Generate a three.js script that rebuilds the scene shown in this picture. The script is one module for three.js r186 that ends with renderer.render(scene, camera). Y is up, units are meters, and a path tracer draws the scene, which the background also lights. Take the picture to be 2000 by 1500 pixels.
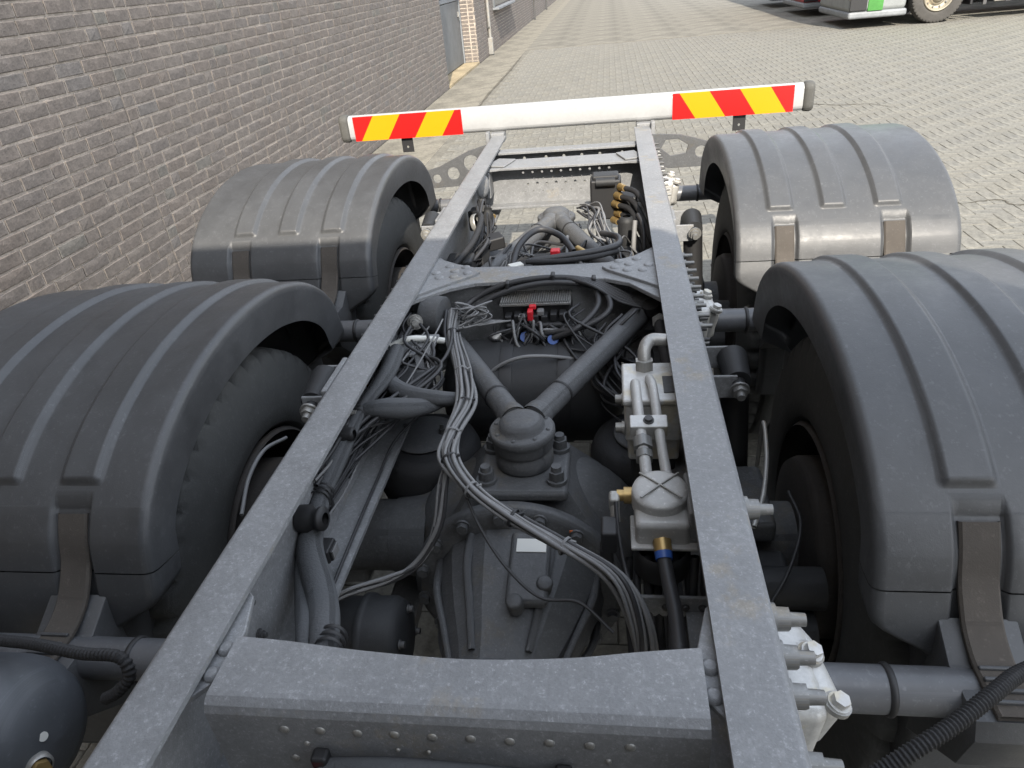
import * as THREE from 'three';
import { mergeGeometries, mergeVertices, toCreasedNormals } from 'three/addons/utils/BufferGeometryUtils.js';
import { RoundedBoxGeometry } from 'three/addons/geometries/RoundedBoxGeometry.js';

/* ---------- camera, sky, sun, exposure ---------- */
const scene = new THREE.Scene();
const camera = new THREE.PerspectiveCamera(56.36, 4 / 3, 0.05, 900);
camera.position.set(0.216, 1.77, 0);
camera.quaternion.setFromRotationMatrix(new THREE.Matrix4().makeBasis(
  new THREE.Vector3(0.98962, -0.08748, -0.11404), new THREE.Vector3(0.01758, 0.86118, -0.508), new THREE.Vector3(0.14265, 0.50072, 0.85378)));
camera.updateMatrixWorld(true); camera.updateProjectionMatrix();

const sunAz = 9 * Math.PI / 180, sunTan = 0.75;
const sunDir = new THREE.Vector3(Math.sin(sunAz), sunTan * Math.cos(sunAz), Math.cos(sunAz)).normalize();
{
  const W = 256, H = 128, d = new Float32Array(W * H * 4), v = new THREE.Vector3();
  for (let j = 0; j < H; j++) for (let i = 0; i < W; i++) {
    const th = ((j + .5) / H - .5) * Math.PI, ph = ((i + .5) / W - .5) * 2 * Math.PI;
    v.set(Math.cos(th) * Math.cos(ph), Math.sin(th), Math.cos(th) * Math.sin(ph));
    const e = Math.max(0, v.y), t = Math.pow(1 - e, 2.6), g = Math.pow(Math.max(0, v.dot(sunDir)), 4) * .9;
    const o = (j * W + i) * 4;
    d[o] = .62 + .46 * t + g; d[o + 1] = .71 + .39 * t + g * .96; d[o + 2] = .87 + .24 * t + g * .9; d[o + 3] = 1;
    if (v.y < 0) { const k = Math.min(1, -v.y * 8); for (let c = 0; c < 3; c++) d[o + c] = d[o + c] * (1 - k) + [.36, .34, .30][c] * k; }
  }
  const t = new THREE.DataTexture(d, W, H, THREE.RGBAFormat, THREE.FloatType);
  t.mapping = THREE.EquirectangularReflectionMapping; t.magFilter = t.minFilter = THREE.LinearFilter; t.needsUpdate = true;
  scene.background = t; scene.environment = t;
}
const sun = new THREE.DirectionalLight(0xfff5e6, 4.0);
sun.position.copy(sunDir).multiplyScalar(60).add(new THREE.Vector3(0, 0, -8)); sun.target.position.set(0, 0, -8);
sun.castShadow = true; sun.shadow.mapSize.set(4096, 4096);
Object.assign(sun.shadow.camera, { left: -30, right: 30, top: 30, bottom: -30, near: 1, far: 150 });
scene.add(sun, sun.target);

const renderer = new THREE.WebGLRenderer({ antialias: true });
renderer.setSize(1024, 768);
renderer.toneMapping = THREE.LinearToneMapping;
renderer.toneMappingExposure = 2.1;
renderer.shadowMap.enabled = true;

/* ---------- random, textures, materials ---------- */
let seed = 12345;
const rnd = () => { seed = (seed * 1664525 + 1013904223) >>> 0; return seed / 4294967296; };
const rr = (a, b) => a + (b - a) * rnd();
const V = (x, y, z) => new THREE.Vector3(x, y, z);
function lattice(n) { const a = new Float32Array(n * n); for (let i = 0; i < n * n; i++) a[i] = rnd(); return a; }
// tileable value noise, several octaves, size px, base cells
function fbm(size, cells, oct, gain = .5) {
  const out = new Float32Array(size * size); let amp = 1, tot = 0, n = cells;
  for (let o = 0; o < oct && n <= size; o++) {
    const L = lattice(n);
    for (let y = 0; y < size; y++) {
      const fy = y / size * n, y0 = Math.floor(fy), ty = fy - y0, sy = ty * ty * (3 - 2 * ty), ya = (y0 % n) * n, yb = ((y0 + 1) % n) * n;
      for (let x = 0; x < size; x++) {
        const fx = x / size * n, x0 = Math.floor(fx), tx = fx - x0, sx = tx * tx * (3 - 2 * tx), xa = x0 % n, xb = (x0 + 1) % n;
        const a = L[ya + xa] * (1 - sx) + L[ya + xb] * sx, b = L[yb + xa] * (1 - sx) + L[yb + xb] * sx;
        out[y * size + x] += amp * (a * (1 - sy) + b * sy);
      }
    }
    tot += amp; amp *= gain; n *= 2;
  }
  for (let i = 0; i < out.length; i++) out[i] /= tot;
  return out;
}
function texOf(size, fn, srgb = true, rep = 1) {
  const d = new Uint8Array(size * size * 4);
  for (let i = 0; i < size * size; i++) { const c = fn(i, i % size, (i / size) | 0); for (let k = 0; k < 3; k++) d[i * 4 + k] = Math.max(0, Math.min(255, c[k] * 255)); d[i * 4 + 3] = 255; }
  const t = new THREE.DataTexture(d, size, size); t.wrapS = t.wrapT = THREE.RepeatWrapping; t.magFilter = THREE.LinearFilter; t.minFilter = THREE.LinearMipmapLinearFilter; t.generateMipmaps = true;
  if (srgb) t.colorSpace = THREE.SRGBColorSpace; t.repeat.set(rep, rep); t.needsUpdate = true; return t;
}
const nA = fbm(512, 4, 7, .62), nB = fbm(512, 16, 6, .7), nC = fbm(512, 64, 4, .8), nD = fbm(512, 3, 5, .5), nE = fbm(512, 128, 3, .9);
const g3 = v => [v, v, v];
const S = (a, b, x) => { const t = Math.max(0, Math.min(1, (x - a) / (b - a))); return t * t * (3 - 2 * t); };
// painted steel with road dust: pale specks and stains with outlines of their own
const dustMap = texOf(512, i => { const sp = S(.60, .74, nC[i]) * .05 * (.3 + 1.4 * nA[i]) + S(.70, .82, nE[i]) * .16, st = (nA[i] - .5) * .16 + (nB[i] - .5) * .10, v = .83 + st + sp + (nE[i] - .5) * .10 + (nC[i] - .5) * .07, b = S(.62, .74, nD[i] * .6 + nB[i] * .4) * .10; return [v + b * .2, v - b * .15, v - b * .7]; }, true, 1.6);
const dustRough = texOf(512, i => g3(.72 + (nB[i] - .5) * .5 + (nA[i] - .5) * .3), false, 1.6);
const grainBump = texOf(512, i => g3(nC[i]), false, 5);
const leatherBump = texOf(512, i => g3(nC[i] * .7 + nB[i] * .3), false, 9);
const plasticMap = texOf(512, i => { const v = .80 + (nA[i] - .5) * .18 + S(.62, .76, nC[i]) * .12 * nA[i] + S(.72, .82, nE[i]) * .14 + (nB[i] - .5) * .12; return g3(v); }, true, 1.1);
const plasticRough = texOf(512, i => g3(.55 + (nA[i] - .5) * .5 + (nC[i] - .5) * .2), false, 1.1);
const paleMap = texOf(512, i => { const v = .9 + (nB[i] - .5) * .14 + (nC[i] - .5) * .10, b = S(.56, .68, nA[i]) * .10; return [v, v - b * .3, v - b]; }, true, 3);
const castBump = texOf(512, i => g3(nB[i] * .5 + nC[i] * .5), false, 4);
const brickMap = texOf(512, i => { const v = .82 + (nB[i] - .5) * .34 + (nC[i] - .5) * .26; return [v * 1.01, v, v * .985]; }, true, 3);
const brickBump = texOf(512, i => g3(nB[i] * .6 + nC[i] * .4), false, 3);
const paverMap = texOf(512, i => { const v = .82 + (nA[i] - .5) * .22 + (nB[i] - .5) * .28 + (nC[i] - .5) * .3; return [v, v * .99, v * .965]; }, true, .9);
const sandMap = texOf(512, i => { const v = .78 + (nA[i] - .5) * .4 + (nC[i] - .5) * .35; return [v, v * .98, v * .94]; }, true, .7);

const mat = (c, o = {}) => new THREE.MeshStandardMaterial({ color: Array.isArray(c) ? new THREE.Color().setRGB(...c) : c, roughness: .7, ...o });
const M = {
  frame: mat([.30, .306, .312], { map: dustMap, roughnessMap: dustRough, roughness: .8, bumpMap: grainBump, bumpScale: .0006 }),
  guard: new THREE.MeshPhysicalMaterial({ color: new THREE.Color().setRGB(.098, .101, .105), map: plasticMap, roughness: .85, roughnessMap: plasticRough, bumpMap: leatherBump, bumpScale: .0003 }),
  strap: mat([.115, .10, .085], { map: plasticMap, roughness: .9, bumpMap: leatherBump, bumpScale: .0006 }),
  tyre: mat([.085, .087, .085], { map: plasticMap, roughness: .85, bumpMap: castBump, bumpScale: .001 }),
  rim: mat([.05, .044, .04], { map: dustMap, roughness: .8, bumpMap: castBump, bumpScale: .0008 }),
  cast: mat([.115, .118, .122], { map: dustMap, roughness: .62, bumpMap: castBump, bumpScale: .0014 }),
  dark: mat([.034, .035, .037], { map: plasticMap, roughness: .62, bumpMap: leatherBump, bumpScale: .0004 }),
  black: mat([.016, .016, .017], { roughness: .55 }),
  rubber: mat([.024, .024, .026], { map: plasticMap, roughness: .7, bumpMap: leatherBump, bumpScale: .0006 }),
  wire: mat([.27, .27, .27], { roughness: .6, map: plasticMap }),
  wireB: mat([.05, .05, .053], { roughness: .5, map: plasticMap }),
  sleeve: mat([.075, .078, .082], { roughness: .85, bumpMap: castBump, bumpScale: .002 }),
  alu: mat([.72, .71, .68], { roughness: .5, metalness: .15, map: plasticMap, bumpMap: castBump, bumpScale: .0008 }),
  white: mat([.66, .655, .63], { roughness: .42, metalness: .25, map: paleMap, bumpMap: castBump, bumpScale: .0006 }),
  bolt: mat([.32, .32, .31], { roughness: .5, metalness: .45, map: dustMap }),
  boltD: mat([.12, .12, .12], { roughness: .6, metalness: .3, map: dustMap }),
  zinc: mat([.48, .47, .44], { roughness: .45, metalness: .5, map: dustMap }),
  brass: mat([.42, .29, .12], { roughness: .4, metalness: .7 }),
  red: mat([.55, .02, .03], { roughness: .4 }), blue: mat([.03, .09, .32], { roughness: .4 }),
  reflRed: mat([.52, .007, .006], { roughness: .35 }), reflYel: mat([.66, .27, .003], { roughness: .35 }),
  barWhite: mat([.42, .425, .425], { roughness: .42, map: texOf(512, i => g3(.93 + (nA[i] - .5) * .08 + (nC[i] - .5) * .06), true, 1.3) }),
  cap: mat([.12, .118, .108], { roughness: .75, map: plasticMap }),
  label: mat([.62, .62, .58], { roughness: .6 }),
  mortar: mat([.60, .545, .505], { map: sandMap, roughness: .95, bumpMap: brickBump, bumpScale: .002 }),
  steelDoor: mat([.20, .215, .225], { roughness: .5, map: plasticMap }),
  sill: mat([.33, .35, .37], { roughness: .6, map: plasticMap }),
  concrete: mat([.325, .313, .275], { map: sandMap, roughness: .95, bumpMap: brickBump, bumpScale: .002 }),
  jointSand: mat([.275, .27, .247], { map: sandMap, roughness: 1 }),
  yard: mat([.285, .279, .253], { map: sandMap, roughness: .95 }),
};

/* ---------- helpers ---------- */
const taken = {};
function numbered(n) { const k = taken[n] = (taken[n] ?? -1) + 1; return k ? `${n}_${String(k).padStart(3, '0')}` : n; }
function boxUV(g) {            // uv in metres by the dominant axis of the normal
  const p = g.attributes.position, n = g.attributes.normal, uv = new Float32Array(p.count * 2);
  for (let i = 0; i < p.count; i++) {
    const ax = Math.abs(n.getX(i)), ay = Math.abs(n.getY(i)), az = Math.abs(n.getZ(i));
    if (ax > ay && ax > az) { uv[2 * i] = p.getZ(i); uv[2 * i + 1] = p.getY(i); }
    else if (ay > az) { uv[2 * i] = p.getX(i); uv[2 * i + 1] = p.getZ(i); }
    else { uv[2 * i] = p.getX(i); uv[2 * i + 1] = p.getY(i); }
  }
  g.setAttribute('uv', new THREE.BufferAttribute(uv, 2)); return g;
}
const clean = g => { g = g.index ? g.toNonIndexed() : g; for (const k of Object.keys(g.attributes)) if (!['position', 'normal', 'uv'].includes(k)) g.deleteAttribute(k); return boxUV(g); };
function part(name, geos, m, parent = scene) {
  const list = (Array.isArray(geos) ? geos : [geos]).map(clean);
  const o = new THREE.Mesh(list.length > 1 ? mergeGeometries(list) : list[0], m);
  o.name = name; o.castShadow = o.receiveShadow = true; parent.add(o); return o;
}
function thing(name, label, category, group) {
  const o = new THREE.Group(); o.name = numbered(name); o.userData = { label, category }; if (group) o.userData.group = group; scene.add(o); return o;
}
const grp = (name, parent) => { const g = new THREE.Group(); g.name = name; parent.add(g); return g; };
const structure = o => { o.userData.kind = 'structure'; return o; };
function bx(cx, cy, cz, w, h, d, r = .004, rot) {
  const g = r ? new RoundedBoxGeometry(w, h, d, 2, Math.min(r, w / 2.1, h / 2.1, d / 2.1)) : new THREE.BoxGeometry(w, h, d);
  if (rot) g.rotateX(rot[0]).rotateY(rot[1]).rotateZ(rot[2]);
  return g.translate(cx, cy, cz);
}
function cyl(a, b, r0, r1 = r0, seg = 20) {
  const A = V(...a), B = V(...b), d = B.clone().sub(A), g = new THREE.CylinderGeometry(r1, r0, d.length(), seg);
  g.translate(0, d.length() / 2, 0).applyQuaternion(new THREE.Quaternion().setFromUnitVectors(V(0, 1, 0), d.normalize()));
  return g.translate(...a);
}
function lathe(pts, a, dir, seg = 40) {   // pts [radius, along], from point a along dir
  const g = new THREE.LatheGeometry(pts.map(p => new THREE.Vector2(Math.max(p[0], 1e-4), p[1])), seg);
  g.applyQuaternion(new THREE.Quaternion().setFromUnitVectors(V(0, 1, 0), V(...dir).normalize()));
  return g.translate(...a);
}
function tube(pts, r, seg = 8, n) {
  const c = new THREE.CatmullRomCurve3(pts.map(p => V(...p)), false, 'centripetal');
  return new THREE.TubeGeometry(c, n ?? Math.max(12, pts.length * 8), r, seg);
}
function fat(pts, rf, seg = 12, n = 36) {   // tube with radius rf(t)
  const c = new THREE.CatmullRomCurve3(pts.map(p => V(...p)), false, 'centripetal'), g = new THREE.TubeGeometry(c, n, 1, seg), p = g.attributes.position, q = V();
  for (let i = 0; i <= n; i++) { const o = c.getPointAt(i / n), r = rf(i / n); for (let j = 0; j <= seg; j++) { const k = i * (seg + 1) + j; q.fromBufferAttribute(p, k).sub(o).multiplyScalar(r).add(o); p.setXYZ(k, q.x, q.y, q.z); } }
  g.computeVertexNormals(); return g;
}
function bolt(p, dir, s = .012, h = .010, shank = 0) {   // washer, hexagon head, optional thread end
  const d = V(...dir).normalize(), at = t => [p[0] + d.x * t, p[1] + d.y * t, p[2] + d.z * t];
  const l = [cyl(p, at(h * .3), s * 1.25, s * 1.25, 16), cyl(at(h * .3), at(h), s, s * .96, 6)];
  if (shank) l.push(cyl(at(h), at(h + shank), s * .58, s * .52, 10));
  return l;
}
const crease = g => toCreasedNormals(g.toNonIndexed(), .42);
const rivet = (p, dir, r = .013, h = .006) => lathe([[r, 0], [r * .95, h * .55], [r * .6, h * .95], [0, h]], p, dir, 16);
function plate(outline, holes, th, bevel = .0015) {       // outline in x,y extruded in z, centred on z = 0
  const s = new THREE.Shape(outline.map(p => new THREE.Vector2(...p)));
  for (const h of holes) s.holes.push(h.r ? new THREE.Path().absarc(h.x, h.y, h.r, 0, 7, true) : new THREE.Path(h.map(p => new THREE.Vector2(...p))));
  const g = new THREE.ExtrudeGeometry(s, { depth: th, bevelEnabled: bevel > 0, bevelSize: bevel, bevelThickness: bevel, bevelSegments: 1, curveSegments: 18 });
  return g.translate(0, 0, -th / 2);
}
const flat = (outline, holes, th, y, bv) => plate(outline.map(([x, z]) => [x, -z]), holes.map(h => h.r ? { ...h, y: -h.y } : h.map(([x, z]) => [x, -z])), th, bv).rotateX(-Math.PI / 2).translate(0, y - th / 2, 0);   // plan outline x,z

/* ---------- ground ---------- */
{
  const g = new THREE.PlaneGeometry(700, 700, 1, 1).rotateX(-Math.PI / 2).translate(0, -.0065, -150);
  structure(part('ground', g, M.jointSand));
  const XR = 9.4, ZF = -19.1;
  structure(part('yard_surface', [bx(0, -.0145, ZF - 150, 300, .025, 300, 0), bx(XR + 70, -.0145, ZF / 2 + 25, 140, .025, Math.abs(ZF) + 50, 0)], M.yard));
  structure(part('wall_apron', [bx(-2.2, -.0125, -26, .82, .025, 68, .003)], M.concrete));
  // herringbone clinker pavers
  const W = .105, gap = .0028, spots = [];
  const i0 = Math.ceil(-1.78 / W), i1 = Math.floor(XR / W), j0 = Math.ceil(.9 / W), j1 = Math.floor(-ZF / W);
  for (let a = i0; a < i1; a++) for (let b = -4; b < j1; b++) {
    const k = ((a - b) % 4 + 4) % 4;
    if (k === 0 && a + 2 <= i1) spots.push([(a + 1) * W, -(b + .5) * W, 0]);
    else if (k === 3 && b + 2 <= j1) spots.push([(a + .5) * W, -(b + 1) * W, 1]);
  }
  const pav = () => {
    const L = 2 * W - gap, B = W - gap, c = .0035, h = .03, T = [[-1, -1], [1, -1], [1, 1], [-1, 1]];
    const ring = (s, y, j) => T.map(([x, z]) => [x * (L / 2 - s) + rr(-j, j), y + rr(-j, j), z * (B / 2 - s) + rr(-j, j)]);
    const r0 = ring(c, 0, .0012), r1 = ring(0, -c, .0012), r2 = ring(0, -h, 0), P = [];
    const q = (a, b, cc, d) => P.push(...a, ...cc, ...b, ...a, ...d, ...cc);
    q(...r0); for (let i = 0; i < 4; i++) { const n = (i + 1) % 4; q(r1[i], r1[n], r0[n], r0[i]); q(r2[i], r2[n], r1[n], r1[i]); }
    const g = new THREE.BufferGeometry(); g.setAttribute('position', new THREE.Float32BufferAttribute(P, 3)); g.computeVertexNormals(); return boxUV(g);
  };
  const geos = Array.from({ length: 5 }, pav);
  const tones = [[.300, .294, .268], [.293, .287, .263], [.309, .302, .276], [.286, .282, .262], [.302, .293, .263]];
  const mats = tones.map(t => mat(t, { map: paverMap, roughness: .95, bumpMap: brickBump, bumpScale: .0015 }));
  const q = V(0, 0, 0);
  for (const s of spots) {
    q.set(s[0], 0, s[1]).project(camera);
    const vis = q.z < 1 && Math.abs(q.x) < .99 && Math.abs(q.y) < .99 && ((s[0] > 1.55 && s[1] < -3.6) || (Math.abs(s[0]) < .33 && s[1] > -3.2 && s[1] < -1.4));
    s[3] = vis ? Math.hypot(s[0] - .216, 1.77, s[1]) - (Math.abs(s[0]) < .4 ? 1.2 : 0) : 1e9;
  }
  spots.sort((a, b) => a[3] - b[3]);
  const pavement = grp('pavement', scene); structure(pavement);
  const dm = new THREE.Object3D();
  const place = s => { dm.position.set(s[0], rr(-.0012, .0006), s[1]); dm.rotation.set(rr(-.003, .003), s[2] ? Math.PI / 2 : 0, rr(-.003, .003)); };
  spots.slice(0, 300).forEach((s, n) => {
    const m = new THREE.Mesh(geos[n % 5], mats[(n * 7 + (rnd() * 5 | 0)) % 5]); m.name = n ? `paver_${String(n).padStart(3, '0')}` : 'paver'; place(s);
    m.position.copy(dm.position); m.rotation.copy(dm.rotation); m.castShadow = m.receiveShadow = true; pavement.add(m);
  });
  const dirt = (x, z) => .86 + .3 * nD[((Math.floor(Math.abs(z) * 14) % 512) * 512) + (Math.floor((x + 20) * 30) % 512)];   // tyre grime lies in long patches along the yard
  const rest = spots.slice(300), wm = mat([1, 1, 1], { map: paverMap, roughness: .95, bumpMap: brickBump, bumpScale: .0015 });
  const im = new THREE.InstancedMesh(geos[0], wm, rest.length); im.name = 'paver_field'; im.userData.kind = 'stuff';
  const col = new THREE.Color();
  rest.forEach((s, n) => { place(s); dm.updateMatrix(); im.setMatrixAt(n, dm.matrix); const t = tones[rnd() * 5 | 0], k = rr(.94, 1.05) * dirt(s[0], s[1]); im.setColorAt(n, col.setRGB(t[0] * k, t[1] * k, t[2] * k)); });
  im.castShadow = im.receiveShadow = true; pavement.add(im);
  // dark wandering seams of grit between the pavers
  const seam = (pts, w) => {
    const c = new THREE.CatmullRomCurve3(pts.map(p => V(p[0], .0035, p[1]))), N = 60, P = [], I = [];
    for (let i = 0; i <= N; i++) { const o = c.getPointAt(i / N), t = c.getTangentAt(i / N), k = w * rr(.25, 1) * Math.sin(Math.PI * (.04 + .92 * i / N)), dx = -t.z * k, dz = t.x * k, e = rr(-.008, .008); P.push(o.x + dx + e, o.y, o.z + dz + e, o.x - dx + e, o.y, o.z - dz + e); }
    for (let i = 0; i < N; i++) I.push(2 * i, 2 * i + 1, 2 * i + 2, 2 * i + 1, 2 * i + 3, 2 * i + 2);
    const g = new THREE.BufferGeometry(); g.setAttribute('position', new THREE.Float32BufferAttribute(P, 3)); g.setIndex(I); g.computeVertexNormals(); return g;
  };
  const grit = mat([.17, .16, .135], { map: sandMap, roughness: 1 });
  part('grit_seam', seam([[2.2, -9.9], [2.65, -9.7], [2.94, -9.5], [3.27, -9.44], [3.45, -9.1]], .018), grit, pavement);
  part('grit_seam', seam([[2.55, -5.6], [2.74, -5.5], [2.9, -5.54], [3.02, -5.54], [3.04, -5.42], [3.3, -5.4], [3.7, -5.3]], .013), grit, pavement);
  part('grit_seam', seam([[-1.77, -9.4], [-1.75, -11], [-1.77, -13], [-1.75, -15], [-1.77, -18]], .03), grit, pavement);
}

/* ---------- brick building ---------- */
{
  const B = thing('brick_building', 'long brown brick building wall running beside the truck, with a grey steel door', 'building');
  const XW = -2.62, C = .0735, LP = .222, HP = .112, HT = 5.2, Z1 = -13.5, Z2 = -17.0, XB = -2.99;
  const j = .0048;    // mortar set back behind the brick faces
  part('mortar_wall', [bx(XW - j - .2, HT / 2, (8 + Z1) / 2, .4, HT, 8 - Z1, 0), bx(XW - j - .2, HT / 2, (Z2 - 62) / 2, .4, HT, 62 + Z2, 0), bx(XB - .16, HT / 2, (Z1 + Z2) / 2, .3, HT, Z1 - Z2 + .6, 0), bx(XW - .21, 3.9, (Z1 + Z2) / 2, .39, 2.6, Z1 - Z2 - .01, 0)], M.mortar, B);
  part('door_step', [bx(-2.81, .02, (Z1 + Z2) / 2, .40, .045, Z1 - Z2 - .02, .004)], mat([.52, .44, .30], { map: sandMap, roughness: .95 }), B);
  part('upper_wall', [bx(XW - .205, HT + 4, -27, .41, 8, 70, 0)], mat([.34, .29, .255], { map: brickMap, roughness: .95 }), B);
  const door = grp('door', B);
  part('door_panel', [bx(XB + .03, .66, -15.75, .04, 1.2, 2.3, .004)], M.steelDoor, door);
  part('door_rail', [bx(XB + .032, 1.31, -15.75, .05, .07, 2.3, .004)], M.sill, door);
  part('door_pane', [bx(XB + .03, 1.85, -15.75, .02, 1.0, 2.2, .002)], mat([.05, .06, .07], { roughness: .1 }), door);
  for (const z of [-16.945, -14.55]) part('door_frame', [bx(XB + .035, 1.2, z, .07, 2.4, .07, .003)], M.sill, door);
  part('door_handle', [bx(XB + .07, .98, -16.7, .03, .03, .12, .01), bx(XB + .055, .98, -16.76, .04, .16, .04, .006)], M.zinc, door);
  const dp = grp('downpipe', B);
  part('pipe', [tube([[-2.57, 4.9, -18.6], [-2.57, 2, -18.6], [-2.57, .35, -18.6]], .04, 12), bx(-2.57, .2, -18.6, .11, .36, .11, .01)], M.zinc, dp);
  for (const y of [.6, 2.2]) part('pipe_bracket', [bx(-2.585, y, -18.6, .06, .04, .12, .004)], M.boltD, dp);
  const wn = grp('window', B);
  part('sill', [bx(-2.56, .92, -21.6, .2, .05, 3.6, .006)], M.sill, wn);
  part('frame', [bx(-2.6, 1.7, -19.9, .05, 1.5, .08, .004), bx(-2.6, 1.7, -23.3, .05, 1.5, .08, .004), bx(-2.6, 2.4, -21.6, .05, .08, 3.4, .004)], M.steelDoor, wn);
  part('pane', [bx(-2.612, 1.68, -21.6, .02, 1.4, 3.3, .002)], mat([.04, .05, .06], { roughness: .08 }), wn);
  const post = (z, y, n) => part(n, [bx(-2.52, y / 2, z, .06, y, .06, .006)], M.boltD, B);
  post(-30, 1.1, 'bollard'); post(-36, 1.1, 'bollard');
  part('expansion_joint', [bx(XW - .006, HT / 2, -4.181, .008, HT, .010, 0)], mat([.33, .295, .27], { map: sandMap }), B);
  // brick shapes: bevelled, uneven face toward +x
  const brickGeo = (L, h) => {
    const c = .003, D = .03, T = [[-1, -1], [0, -1], [1, -1], [1, 1], [0, 1], [-1, 1]];
    const ring = (s, x, jt) => T.map(([z, y]) => [x + rr(-jt, jt), y * (h / 2 - s) + rr(-jt, jt) * .9, z * (L / 2 - s) + rr(-jt, jt) * .9]);
    const f = ring(c, 0, .0012), m = ring(0, -c, .0012), b = ring(0, -D, 0), ce = [rr(-.0005, .0018), 0, 0], P = [];
    for (let i = 0; i < 6; i++) { const n = (i + 1) % 6; P.push(...ce, ...f[n], ...f[i]); P.push(...m[i], ...f[i], ...f[n], ...m[i], ...f[n], ...m[n]); P.push(...b[i], ...m[i], ...m[n], ...b[i], ...m[n], ...b[n]); }
    const g = new THREE.BufferGeometry(); g.setAttribute('position', new THREE.Float32BufferAttribute(P, 3)); g.computeVertexNormals();
    const ou = rnd(), ov = rnd(); boxUV(g); const uv = g.attributes.uv; for (let i = 0; i < uv.count; i++) uv.setXY(i, uv.getX(i) + ou, uv.getY(i) + ov); return g;
  };
  const str = Array.from({ length: 6 }, () => brickGeo(.2108, .0620)), hed = Array.from({ length: 4 }, () => brickGeo(.1008, .0620));
  const tones = [[0.241, 0.213, 0.196], [0.245, 0.219, 0.202], [0.233, 0.208, 0.193], [0.239, 0.214, 0.198], [0.236, 0.207, 0.189], [0.23, 0.208, 0.196], [0.247, 0.222, 0.205], [0.229, 0.214, 0.207], [0.223, 0.213, 0.198]];
  const pick = () => { const r = rnd(); return r < .96 ? (rnd() * 7 | 0) : r < .98 ? 7 : 8; };
  const list = [];      // {x,y,z,turn,head,tone}
  for (let r = 0; r < Math.floor(HT / C); r++) {
    const y = (r + .5) * C;
    for (const [za, zb] of [[6, -4.176], [-4.186, Z1], [Z2, -46]]) {
      let z = za, lastH = false; const start = za === 6 ? rr(0, .1) : 0; z -= start;
      if (za !== 6 && r % 2) { list.push({ x: XW, y, z: z - .05, h: 1 }); z -= HP; }
      while (z - zb > .02) {
        const left = z - zb; let h = !lastH && rnd() < .26, w = h ? HP : LP, sc = 1;
        if (left < LP + .05) { h = left < .14; sc = (left - (zb === -46 ? .01 : 0)) / (h ? .1 : .211); w = left; list.push({ x: XW, y, z: z - left / 2, h: h ? 1 : 0, sc }); break; }
        list.push({ x: XW, y, z: z - (w - .011) / 2, h: h ? 1 : 0 }); z -= w; lastH = h;
      }
    }
    if (y < 2.5) { list.push({ x: XB + .11, y, z: Z2 + .001, h: 0, t: 1 }); list.push({ x: XB + .285, y, z: Z2 + .001, h: 1, t: 1 }); }
  }
  const q = V(0, 0, 0);
  for (const b of list) {
    q.set(b.x, b.y, b.z).project(camera); const u = (q.x + 1) * 1000, v = (1 - q.y) * 750;
    const vis = !b.t && q.z < 1 && u > -5 && v > -10 && v < 590 && b.z < -2 && (v < 330 || u < 340);
    b.d = vis ? Math.hypot(b.x - .216, b.y - 1.77, b.z) * (b.h ? 1.25 : 1) : 1e9; b.c = b.h && rnd() < .18 ? 7 + (rnd() * 2 | 0) : pick();
  }
  list.sort((a, b) => a.d - b.d);
  const mats = tones.map(t => mat(t, { map: brickMap, roughness: .93, bumpMap: brickBump, bumpScale: .003 }));
  const dm = new THREE.Object3D();
  const place = b => { dm.position.set(b.x + rr(-.0012, .0012), b.y + rr(-.002, .002), b.z); dm.rotation.set(rr(-.008, .008), (b.t ? -Math.PI / 2 : 0) + rr(-.006, .006), rr(-.02, .02)); };
  list.slice(0, 300).forEach((b, n) => {
    const m = new THREE.Mesh((b.h ? hed : str)[rnd() * (b.h ? 4 : 6) | 0], mats[b.c]); m.name = n ? `brick_${String(n).padStart(3, '0')}` : 'brick'; place(b);
    m.position.copy(dm.position); m.rotation.copy(dm.rotation); m.scale.z = b.sc ?? 1; m.castShadow = m.receiveShadow = true; B.add(m);
  });
  const wm = mat([1, 1, 1], { map: brickMap, roughness: .93, bumpMap: brickBump, bumpScale: .003 }), col = new THREE.Color();
  [[0, 0], [0, 1], [0, 2], [1, 0], [1, 1]].forEach(([h, k], idx) => {
    const sub = list.slice(300).filter((b, i) => b.h === h && i % (h ? 2 : 3) === k);
    const im = new THREE.InstancedMesh((h ? hed : str)[k], wm, sub.length); im.name = idx ? `brick_field_${String(idx).padStart(3, '0')}` : 'brick_field'; im.userData.kind = 'stuff';
    sub.forEach((b, n) => { place(b); dm.scale.z = b.sc ?? 1; dm.updateMatrix(); im.setMatrixAt(n, dm.matrix); const t = tones[b.c], s = rr(.93, 1.07); im.setColorAt(n, col.setRGB(t[0] * s, t[1] * s, t[2] * s)); });
    im.castShadow = im.receiveShadow = true; B.add(im);
  });
}

/* ---------- the truck chassis ---------- */
const T = thing('truck_chassis', 'bare dark grey truck chassis with four black mudguards and a striped rear marker bar', 'truck');
const Z1 = -1.365, Z2 = -2.745;

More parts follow.
